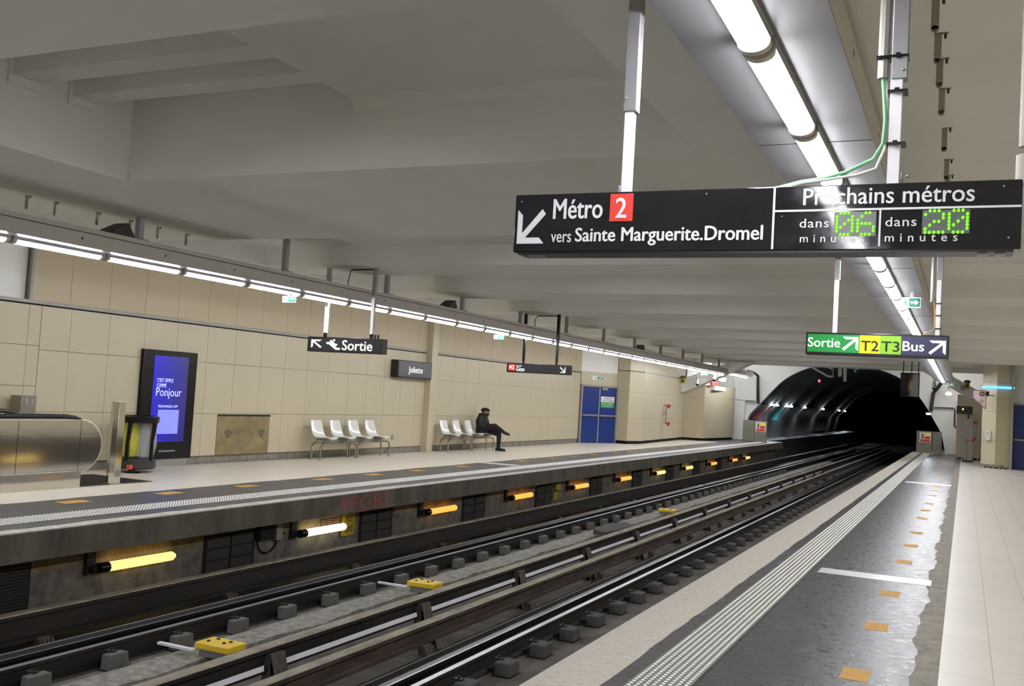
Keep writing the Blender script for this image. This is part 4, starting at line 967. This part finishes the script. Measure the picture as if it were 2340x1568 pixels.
# ------------------------------------------------------------------ escalator end, bollard, bin
es = thing('escalator', 'end of a steel escalator with rounded balustrade and black handrail', 'escalator', (-11.8, 8.5, 0))
YA = 5.5
def bal_prof(grow=0.0):
    pts = [(YA, .22 - grow), (10.02, .22 - grow)]
    for k in range(13):
        a = -PI / 2 + PI * k / 12; pts.append((10.0 + (.375 + grow) * math.cos(a), .575 + (.355 + grow) * math.sin(a)))
    pts.append((YA, .93 + grow)); return pts
for x in (-11.19, -12.45):
    MB().prism(bal_prof(), 'x', x, x + .045).build('balustrade_panel', steel_br, es, smooth=False)
    MB().box(x - .02, x + .075, YA, 10.03, 0, .235).build('skirt_panel', steel_br, es, bevel=.004)
    rim = [(x + .022, p[0], p[1]) for p in bal_prof(.008)[2:-1]]
    MB().tube([(x + .022, YA, .938), (x + .022, 9.98, .938)] + rim[::-1], .02, 8).build('rim', M('rim_pale', (205, 200, 190), .3, .6), es)
    hr = [(x + .022, YA, .985), (x + .022, 9.3, .985), (x + .022, 9.75, .982), (x + .022, 9.9, .966), (x + .022, 10.02, .94)]
    MB().tube(hr, [.035, .035, .034, .03, .016], 10).build('handrail', rubber, es)
    m = MB()
    for y in (7.6, 9.0, 10.0): m.box(x + .0445, x + .0465, y - .003, y + .003, .24, .92)
    m.build('seam_pattern', black_gap, es, smooth=False)
MB().box(-12.4, -11.15, 9.9, 11.42, .002, .010).build('landing_plate', M('landing_grey', (92, 90, 86), .5, .5, var=.3, vs=30), es, smooth=False)
m = MB()
for k in range(40): m.box(-12.38 + .03 * k, -12.368 + .03 * k, 9.95, 11.35, .010, .013)
m.build('rib_pattern', steel_dk, es, smooth=False)
MB().box(-12.4, -11.2, YA, 9.9, -.012, .006).build('step_tread', steel_dk, es, smooth=False)
t = thing('steel_post', 'square brushed steel post standing at the end of the escalator', 'post', (-11.22, 10.72, 0))
MB().prism([(-11.31, 10.66), (-11.22, 10.62), (-11.16, 10.67), (-11.15, 10.78), (-11.24, 10.82), (-11.32, 10.76)], 'z', 0.012, 1.2).build('shaft', steel_br, t, bevel=.003, ang=20)
MB().prism([(-11.33, 10.64), (-11.14, 10.6), (-11.13, 10.8), (-11.33, 10.84)], 'z', 0.0, .014).build('foot_plate', steel_gal, t, smooth=False)
t = thing('call_pedestal', 'grey steel pedestal with two buttons behind the escalator handrail', 'pedestal', (-12.72, 10.32, 0))
MB().box(-12.86, -12.62, 10.2, 10.46, .0, 1.2).build('case', M('pedestal_steel', (140, 134, 122), .4, .6), t, bevel=.006)
m = MB(); m.box(-12.62, -12.612, 10.25, 10.32, 1.08, 1.16); m.box(-12.62, -12.612, 10.35, 10.42, 1.08, 1.16); m.build('button_pattern', steel_gal, t, smooth=False)
bx_, by_ = -12.42, 12.32
t = thing('litter_bin', 'dark frame litter bin with yellow and clear bags in front of the blue screen', 'bin', (bx_, by_, 0))
MB().lathe([(.3, .82), (.315, .825), (.315, .92), (.30, .925), (.25, .93), (.25, .82)], (bx_, by_, 0), 24).build('top_ring', black_p, t)
MB().lathe([(.28, .06), (.31, .08), (.31, .20), (.29, .22)], (bx_, by_, 0), 24).build('base_pan', M('bin_grey', (52, 54, 54), .5), t)
for a in (-2.7, -1.35, .1, 1.6):
    c, s = math.cos(a), math.sin(a)
    m = MB(); m.tube([(bx_ + .29 * c, by_ + .29 * s, .2), (bx_ + .285 * c, by_ + .285 * s, .5), (bx_ + .295 * math.cos(a + .12), by_ + .295 * math.sin(a + .12), .83)], [.035, .03, .04], 8); m.build('upright', black_p, t)
def bagmesh(cx, cy_, r0, r1):
    mb = MB(); n = 20; prof = [(.05, .22), (r0, .26), (r1, .45), (r1, .65), (r0, .8), (r0 * .95, .86)]
    o = len(mb.v)
    for i, (r, z) in enumerate(prof):
        for j in range(n):
            q = r * (1 + .09 * math.sin(j * 2.7 + i * 1.3)); mb.v.append((cx + q * math.cos(2 * PI * j / n), cy_ + q * math.sin(2 * PI * j / n), z))
    for i in range(len(prof) - 1):
        for j in range(n): mb.f.append((i * n + j, i * n + (j + 1) % n, (i + 1) * n + (j + 1) % n, (i + 1) * n + j))
    mb.f.append(tuple(range(n))); return mb
bagmesh(bx_ - .06, by_ - .12, .12, .15).build('yellow_bag', bagy, t)
bagmesh(bx_ + .09, by_ + .09, .13, .16).build('clear_bag', bag, t)
m = MB(); m.cyl((bx_ + .12, by_ - .2, .0), (bx_ + .12, by_ - .2, .08), .05, 12); m.lathe([(.14, 0), (.14, .012), (.05, .02)], (bx_ + .1, by_ - .16, 0), 16); m.build('foot', black_p, t)
MB().box(bx_ + .12, bx_ + .2, by_ - .32, by_ - .26, .07, .14).build('lock_tag', M('lock_orange', (220, 84, 50), .5), t, bevel=.005)

# ------------------------------------------------------------------ ceiling hooks, speakers, pipe
hk = [(5.03, 0.0), (5.5, .1), (5.9, -.05), (6.45, .1), (7.35, -.1), (8.25, .3), (8.8, -.25)]
h0 = None
def make_hook(label, grp):
    t = thing('ceiling_bracket', label, 'bracket', (0, 0, 0), grp, world=False)
    m = MB(); m.box(-.018, .018, -.002, .002, -.15, 0); m.cyl((0, -.002, -.15), (0, .002, -.15), .018, 12); m.box(-.018, .05, -.012, .012, -.004, 0); m.build('strap', hook_m, t, smooth=False)
    MB().cyl((.035, 0, -.03), (.035, 0, 0), .007, 8).build('bolt', steel_dk, t); MB().cyl((0, -.004, -.152), (0, .004, -.152), .006, 8).build('hole_rim', steel_dk, t)
    return t
h0 = make_hook('thin metal strap bracket hanging from the bare ceiling above the big line 2 sign', 'strap brackets above the near platform')
for i, (y, a) in enumerate(hk):
    o = h0 if i == 0 else copy_tree(h0, (0, 0, 0)); o.location = (-.19, y, Z0); o.rotation_euler = (0, 0, a)
h1 = make_hook('thin metal strap bracket hanging from the ceiling behind the far light rail', 'strap brackets above the far platform')
for i, (y, a) in enumerate(((7.55, .0), (8.1, .8), (8.5, .1), (9.15, 1.2), (9.7, .1), (10.2, 1.2), (10.75, .4))):
    o = h1 if i == 0 else copy_tree(h1, (0, 0, 0)); o.location = (-10.22, y, Z0); o.rotation_euler = (0, 0, a)
def speaker(y, lab):
    t = thing('loudspeaker', lab, 'loudspeaker', (XLF, y, TZ1), 'loudspeakers on the far light rail')
    m = MB(); m.prism([(y - .2, 3.36), (y + .12, 3.34), (y + .16, 3.40), (y + .05, 3.54), (y - .18, 3.42)], 'x', XLF - .12, XLF + .12); m.build('horn_box', M('speaker_dark', (62, 62, 62), .6), t, bevel=.006)
    m = MB(); m.tube([(XLF, y + .1, 3.44), (XLF, y + .2, 3.45), (XLF, y + .26, 3.40), (XLF, y + .26, 3.33)], .012, 6); m.build('lead', black_p, t)
speaker(9.2, 'dark loudspeaker box on top of the far light rail, near the ceiling recess'); speaker(18.1, 'dark loudspeaker box on top of the far light rail, past the Sortie sign'); speaker(31.5, 'tiny loudspeaker on the far light rail near its distant end')
t = thing('drain_pipe', 'white pipe with a collar beside the end of the line 2 sign', 'pipe', (.165, 3.75, 2.6))
MB().cyl((.165, 3.75, 2.6), (.165, 3.75, 3.67), .026, 14).build('pipe', pipe_m, t); MB().cyl((.165, 3.75, 2.47), (.165, 3.75, 2.57), .034, 14).build('collar', pipe_m, t)

# ------------------------------------------------------------------ far end of the station
def gate(label, x0, xm, x1, y, stick, xs0, xs1):
    t = thing('track_gate', label, 'gate', ((x0 + x1) / 2, y, 0), 'gates at the platform ends')
    MB().box(x0, xm - .01, y, y + .05, .02, 1.05).build('gate_leaf', gate_m, t, bevel=.006)
    MB().box(xm + .01, x1, y, y + .05, .02, 1.05).build('gate_leaf', gate_m, t, bevel=.006)
    m = MB(); m.box(x0 + .05, x0 + .1, y + .05, y + .1, 0, 1.0); m.box(x1 - .1, x1 - .05, y + .05, y + .1, 0, 1.0); m.build('gate_post', grey_p, t, smooth=False)
    F = face_y(y)
    p = poly_fit(MB(), rect(xs0, xs1, .52, .99), F, .003).build('warning_notice', txt_w, t, smooth=False)
    F2 = face_y(y - .003); w = xs1 - xs0
    poly_fit(MB(), rect(xs0 + .45 * w, xs1 - .04, .83, .96), F2, .002).build('yellow_field', yel_s, p, smooth=False)
    m = MB(); poly_fit(m, rect(xs0 + .45 * w, xs1 - .04, .68, .81), F2, .002); poly_fit(m, rect(xs0 + .04, xs1 - .04, .54, .66), F2, .002); m.build('red_field', red_sq, p, smooth=False)
    m = MB(); m.lathe([(.01, -.002), (.045, .0), (.05, .08), (.03, .14), (.01, .2)], (0, 0, 0), 8)
    poly_fit(MB(), [(xs0 + .06, .70), (xs0 + .2, .70), (xs0 + .17, .84), (xs0 + .2, .88), (xs0 + .13, .95), (xs0 + .07, .88), (xs0 + .09, .84)], F2, .002).build('figure', M('figure_olive', (120, 122, 70), .6), p, smooth=False)
gate('grey gate with a red and yellow warning, at the end of the far platform', -10.0, -9.43, -8.82, 49.5, True, -9.38, -8.88)
gate('grey gate with a red and yellow warning, at the end of the near platform', -2.05, -1.36, -.95, 52.0 - 1.2, True, -1.92, -1.42)
t = thing('info_cabinet', 'grey cabinet on a post with a small dark departure display on top', 'cabinet', (.15, 44.0, 0))
MB().box(-.05, .33, 43.85, 44.1, .88, 1.74).build('cabinet_body', grey_p, t, bevel=.01)
m = MB(); m.box(.0, .10, 43.9, 44.05, .06, .88); m.box(.12, .33, 43.92, 44.05, .06, .88); m.build('pedestal', grey_p, t, bevel=.006)
MB().box(-.04, .36, 43.82, 44.1, 0, .06).build('foot_plate', black_p, t)
MB().box(.10, .17, 43.95, 44.0, 1.74, 1.93).build('neck', black_p, t)
dp = MB().box(-.31, .28, 43.88, 44.08, 1.92, 2.24).build('display_case', black_p, t, bevel=.006)
m = MB(); m.box(-.10, -.05, 43.87, 43.88, 2.08, 2.15); m.build('display_digit', led_y, dp, smooth=False)
def hydrant(pf, label, loc):
    t = thing('hydrant_pipe', label, 'hydrant', loc)
    MB().tube([pf(*p) for p in ((0, .0, -.35), (.06, 0, -.38), (.12, 0, -.33), (.12, 0, .33), (.06, 0, .38), (0, 0, .35))], .035, 10).build('pipe_loop', steel_gal, t)
    MB().tube([pf(.12, 0, 0), pf(-.02, 0, 0)], .035, 10).build('wall_stub', steel_gal, t)
    for z in (.37, -.37):
        m = MB(); m.tube([pf(.08, .0, z), pf(.3, 0, z)], .045, 10); m.tube([pf(.22, 0, z), pf(.22, 0, z - .12)], .05, 10); m.build('red_valve', red_p, t)
hp = Vector((-11.56, 40.6, 1.19))
hydrant(lambda a, b, c: (hp.x + a * .9, hp.y + .35 * a + b, hp.z + c), 'steel riser loop with two red valves on the cream wall past the blue doors', tuple(hp))
hp2 = Vector((.62, 43.9, 1.28))
hydrant(lambda a, b, c: (hp2.x - .1 - a * .9, hp2.y + b, hp2.z + c * .9), 'steel riser loop with two red valves beside the grey cabinet', tuple(hp2))
t = thing('flag_sign', 'white triangular flag sign numbered 22 with a ring, held out from the column', 'sign', (.45, 38.8, 2.1))
FX = lambda x: x * 38.8 / 41.0
FZ = lambda z: 1.65 + (z - 1.65) * 38.8 / 41.0
MB().prism([(FX(.24), FZ(2.82)), (FX(.69), FZ(2.83)), (FX(.70), FZ(2.14)), (FX(.25), FZ(2.52))], 'y', 38.80, 38.83).build('plate', M('flag_pale', (214, 196, 194), .5), t)
F = face_y(38.80); m = MB()
for a, b in (((.24, 2.82), (.69, 2.83)), ((.69, 2.83), (.70, 2.14)), ((.70, 2.14), (.25, 2.52)), ((.25, 2.52), (.24, 2.82))): m.cyl((FX(a[0]), 38.795, FZ(a[1])), (FX(b[0]), 38.795, FZ(b[1])), .012, 6)
maroon = M('maroon', (92, 30, 40), .5)
m.build('border', maroon, t)
text_fit(MB(), '22', FX(.47), FX(.62), FZ(2.36), FZ(2.47), F, .02).build('lettering', maroon, t, smooth=False)
m = MB(); m.tube([(FX(.56) + .065 * math.cos(a), 38.79, FZ(2.70) + .065 * math.sin(a)) for a in [2 * PI * k / 20 for k in range(21)]], .021, 6); m.build('ring', maroon, t)
MB().box(FX(.7), FX(.80), 38.72, 38.87, FZ(2.62), FZ(2.80)).build('arm_bracket', black_p, t, smooth=False)
MB().tube([(FX(.8), 38.8, FZ(2.66)), (FX(.92), 38.8, FZ(2.65)), (.95, 39.5, FZ(2.65))], .015, 6).build('arm', black_p, t)
t = thing('blue_light_bar', 'glowing blue light bar fixed across the cream column', 'lamp', (1.05, 39.35, 2.9))
m = MB(); m.tube([(.53, 39.72, 2.905), (1.02, 39.36, 2.915), (1.58, 39.72, 2.925)], .035, 8); m.build('tube', blue_l, t); MB().box(.50, .56, 39.7, 39.8, 2.86, 2.95).build('end_cap', steel_gal, t)
t = thing('intercom', 'white intercom box on the lit side of the cream column', 'intercom', (.8, 39.5, 1.0))
MB().box(.70, .86, 39.48, 39.62, 1.0, 1.35).build('case', plast_w, t, bevel=.01); MB().cyl((.76, 39.48, 1.25), (.76, 39.465, 1.25), .03, 12).build('call_button', steel_gal, t)
t = thing('driver_mirror', 'framed driver mirror hung on three thin rods at the near platform edge', 'mirror', (-1.92, 40.0, 2.42))
MM = Matrix.Translation((-1.915, 40.03, 2.875)) @ Matrix.Rotation(math.radians(11), 4, 'X')
MB().box(-.335, .335, -.03, .03, -.46, .46, MM).build('frame', black_p, t, bevel=.005)
MB().box(-.30, .30, -.04, -.031, -.43, .43, MM).build('glass', mirror_m, t, smooth=False)
for x in (-2.16, -1.87, -1.63): MB().box(x - .016, x + .016, 40.01, 40.04, 3.33, 3.97).build('rod', black_p, t, smooth=False)
t = thing('wall_light', 'white wall lamp over the far tile wall, below the short light rail', 'lamp', (-11.0, 47.0, 2.85))
MB().tube([(-10.5, 46.2, 2.9), (-10.5, 47.1, 2.9)], .06, 10).build('tube', lamp_sm, t); MB().box(-10.86, -10.42, 46.1, 47.2, 2.95, 3.02).build('housing', grey_p, t)
tag(MB().box(-10.82, -10.75, 45.6, 47.0, 2.62, 2.78).build('red_band', red_sq, base=True), 'short red band on the wall below the white wall lamp', 'band')
t = thing('wall_light', 'small white lamp under the near brace at the platform end', 'lamp', (-.7, 50.5, 2.8))
MB().ball((-.72, 50.2, 2.86), (.14, .14, .07), 12, 8).build('globe', lamp_sm, t); MB().box(-.78, -.66, 50.15, 50.27, 2.93, 4.6).build('stem', grey_p, t)
def cctv(label, x, y, z, zt):
    t = thing('camera_dome', label, 'camera', (x, y, z), 'small security cameras')
    MB().lathe([(.02, .3), (.07, .25), (.09, .1), (.09, .02)], (x, y, z), 12).build('housing', plast_w, t); MB().ball((x, y, z), .075, 12, 8).build('dome', black_p, t)
    MB().cyl((x, y, z + .28), (x, y, zt), .02, 8).build('stem', plast_w, t)
cctv('small white dome camera under the far brace', -10.25, 43.9, 2.82, 3.97); cctv('small dome camera at the end of the wide light rail', -1.2, 44.5, 2.92, 3.97); cctv('small dark camera on the face of the far brace', -11.0, 43.9, 2.58, 3.97)
def yellow_phone(x, y, z, lab):
    t = thing('yellow_beacon', lab, 'beacon', (x, y, z), 'yellow and black beacons')
    MB().box(x - .09, x + .09, y - .06, y + .06, z, z + .22).build('body', yellow_d, t, bevel=.015); MB().lathe([(.09, .22), (.13, .25), (.13, .31), (.06, .34)], (x, y, z), 12).build('cap', M('beacon_olive', (96, 84, 30), .6), t); MB().cyl((x, y - .07, z + .1), (x, y - .06, z + .1), .05, 10).build('lens', black_p, t)
yellow_phone(-11.66, 43.9, 2.6, 'yellow and black beacon at the foot of the far brace'); yellow_phone(.05, 44.5, 2.98, 'yellow and black beacon on the wall above the near brace')
tag(MB().box(-.2, -.04, 44.5, 44.6, 2.9, 3.1).build('junction_box', grey_p, bevel=.01, base=True), 'small grey junction box next to the beacon above the near brace', 'box')
cab = MB().tube([(-10.0, 50.0, 3.5), (-9.95, 51.2, 3.5), (-9.80, 51.75, 3.35), (-9.77, 51.75, 2.6), (-9.72, 51.75, 1.9)], .07, 8); tag(cab.build('cable_bundle', rubber, base=True), 'thick black cable bundle bending down beside the tunnel mouth, far platform side', 'cable')
cab = MB().tube([(-1.05, 51.0, 3.4), (-1.2, 51.6, 3.2), (-1.42, 51.85, 2.9), (-1.5, 51.85, 2.0)], .09, 8); tag(cab.build('cable_bundle', M('cable_dark_green', (44, 54, 50), .6), base=True), 'dark green cable bundle down the end wall behind the driver mirror', 'cable')
cab = MB().tube([(-1.36, 51.9, 2.2), (-.5, 51.9, 2.22), (-.44, 51.9, 2.15), (-.44, 51.9, 1.4), (-.38, 51.9, 1.3), (-.33, 51.9, 1.35)], .03, 8); tag(cab.build('wall_pipe', steel_dk, base=True), 'thin dark pipe across and down the white end wall', 'pipe')
# tunnel fittings
t = thing('antenna_frame', 'grey bent antenna frame under the tunnel crown, beside the red signal', 'antenna', (-6.4, 51.6, 3.45))
m = MB(); m.tube([(-7.3, 51.6, 4.6), (-7.28, 51.6, 4.0), (-7.1, 51.6, 3.9), (-6.3, 51.6, 3.47), (-6.05, 51.6, 3.47)], .06, 6); m.tube([(-6.9, 51.6, 4.6), (-6.7, 51.6, 4.1), (-6.07, 51.6, 3.83)], .05, 6); m.cyl((-6.08, 51.6, 3.83), (-6.06, 51.6, 3.47), .02, 6); m.build('bent_tube', grey_p, t)
t = thing('duct_end', 'pair of grey ducts hanging at the tunnel crown', 'duct', (-5.6, 51.7, 3.25))
MB().box(-5.83, -5.66, 51.6, 51.75, 3.49, 4.598).build('duct', grey_p, t, bevel=.005); MB().prism([(-5.64, 4.598), (-5.44, 4.598), (-5.42, 3.25), (-5.56, 3.25)], 'y', 51.6, 51.75).build('duct', grey_p, t, bevel=.005)
tag(MB().tube([(-4.5, 51.7, 4.6), (-4.6, 51.7, 4.1), (-4.95, 51.7, 3.88), (-5.08, 51.7, 3.86), (-4.98, 51.7, 3.74)], .05, 6).build('antenna_frame', grey_p, base=True), 'short grey antenna stub at the tunnel crown, past the ducts', 'antenna')
t = thing('signal_light', 'glowing red signal light inside the dark tunnel', 'signal', (-7.0, 54.2, 3.2))
MB().ball((-7.03, 54.0, 3.3), .06, 12, 8).build('lens', red_l, t); MB().box(-7.15, -6.91, 54.05, 54.25, 3.15, 3.45).build('housing', black_p, t, bevel=.01); MB().box(-7.05, -7.01, 54.1, 54.14, 3.45, 4.0).build('stem', black_p, t)
for i, (y, lab) in enumerate(((55.2, 'first and brightest of the oval lamps along the tunnel wall'), (56.8, 'small oval lamp just behind the first one in the tunnel'), (60.2, 'oval lamp on the tunnel wall above the teal graffiti'), (61.8, 'small oval lamp on the tunnel wall just past the teal graffiti'), (67.5, 'tunnel wall lamp above the narrow lit panel'), (77.3, 'tunnel wall lamp midway into the dark'), (92.0, 'distant faint tunnel wall lamp'), (103.0, 'last tiny lamp visible deep in the tunnel'))):
    xb = bend(y)
    t = thing('tunnel_lamp', lab, 'lamp', (-9.75 + xb, y, 1.9), 'lamps along the tunnel wall')
    MB().ball((-9.62 + xb, y, 1.90), (.10, .22, .05), 12, 8).build('diffuser', tun_lamp, t); MB().box(-9.82 + xb, -9.62 + xb, y - .2, y + .2, 1.94, 1.98).build('bracket', black_p, t)
for i, (y, lab) in enumerate(((55.0, 'small lamp on the near wall of the tunnel, next to the end wall'), (57.0, 'second small lamp on the near wall of the tunnel'))):
    t = thing('tunnel_lamp', lab, 'lamp', (-1.55, y, 1.9), 'lamps along the near tunnel wall')
    MB().ball((-1.72, y, 1.90), (.09, .16, .05), 12, 8).build('diffuser', tun_lamp, t); MB().box(-1.72, -1.55, y - .15, y + .15, 1.94, 1.98).build('bracket', black_p, t)
def wallpatch(name, y0, y1, z0, z1, mat, lab):
    def xw(z):
        for (a, za), (b, zb) in zip(ARCH[:30], ARCH[1:30]):
            if za <= z <= zb: return a + (b - a) * (z - za) / (zb - za)
        return -10.4
    mb = MB(); N = 6
    for k in range(N):
        za, zb = z0 + (z1 - z0) * k / N, z0 + (z1 - z0) * (k + 1) / N
        mb.quad((xw(za) + .02, y0, za), (xw(za) + .02, y1, za), (xw(zb) + .02, y1, zb), (xw(zb) + .02, y0, zb))
    tag(mb.build(name, mat, base=True), lab, 'graffiti')
wallpatch('graffiti_tag', 53.0, 55.0, 1.05, 1.62, graf_p, 'pinkish graffiti on the tunnel wall just inside the mouth')
wallpatch('graffiti_tag', 58.6, 61.0, 1.0, 1.7, graf_t, 'teal graffiti on the tunnel wall under a lamp')
wallpatch('graffiti_tag', 54.8, 56.2, 1.5, 1.72, graf_o, 'small ochre graffiti high on the tunnel wall')
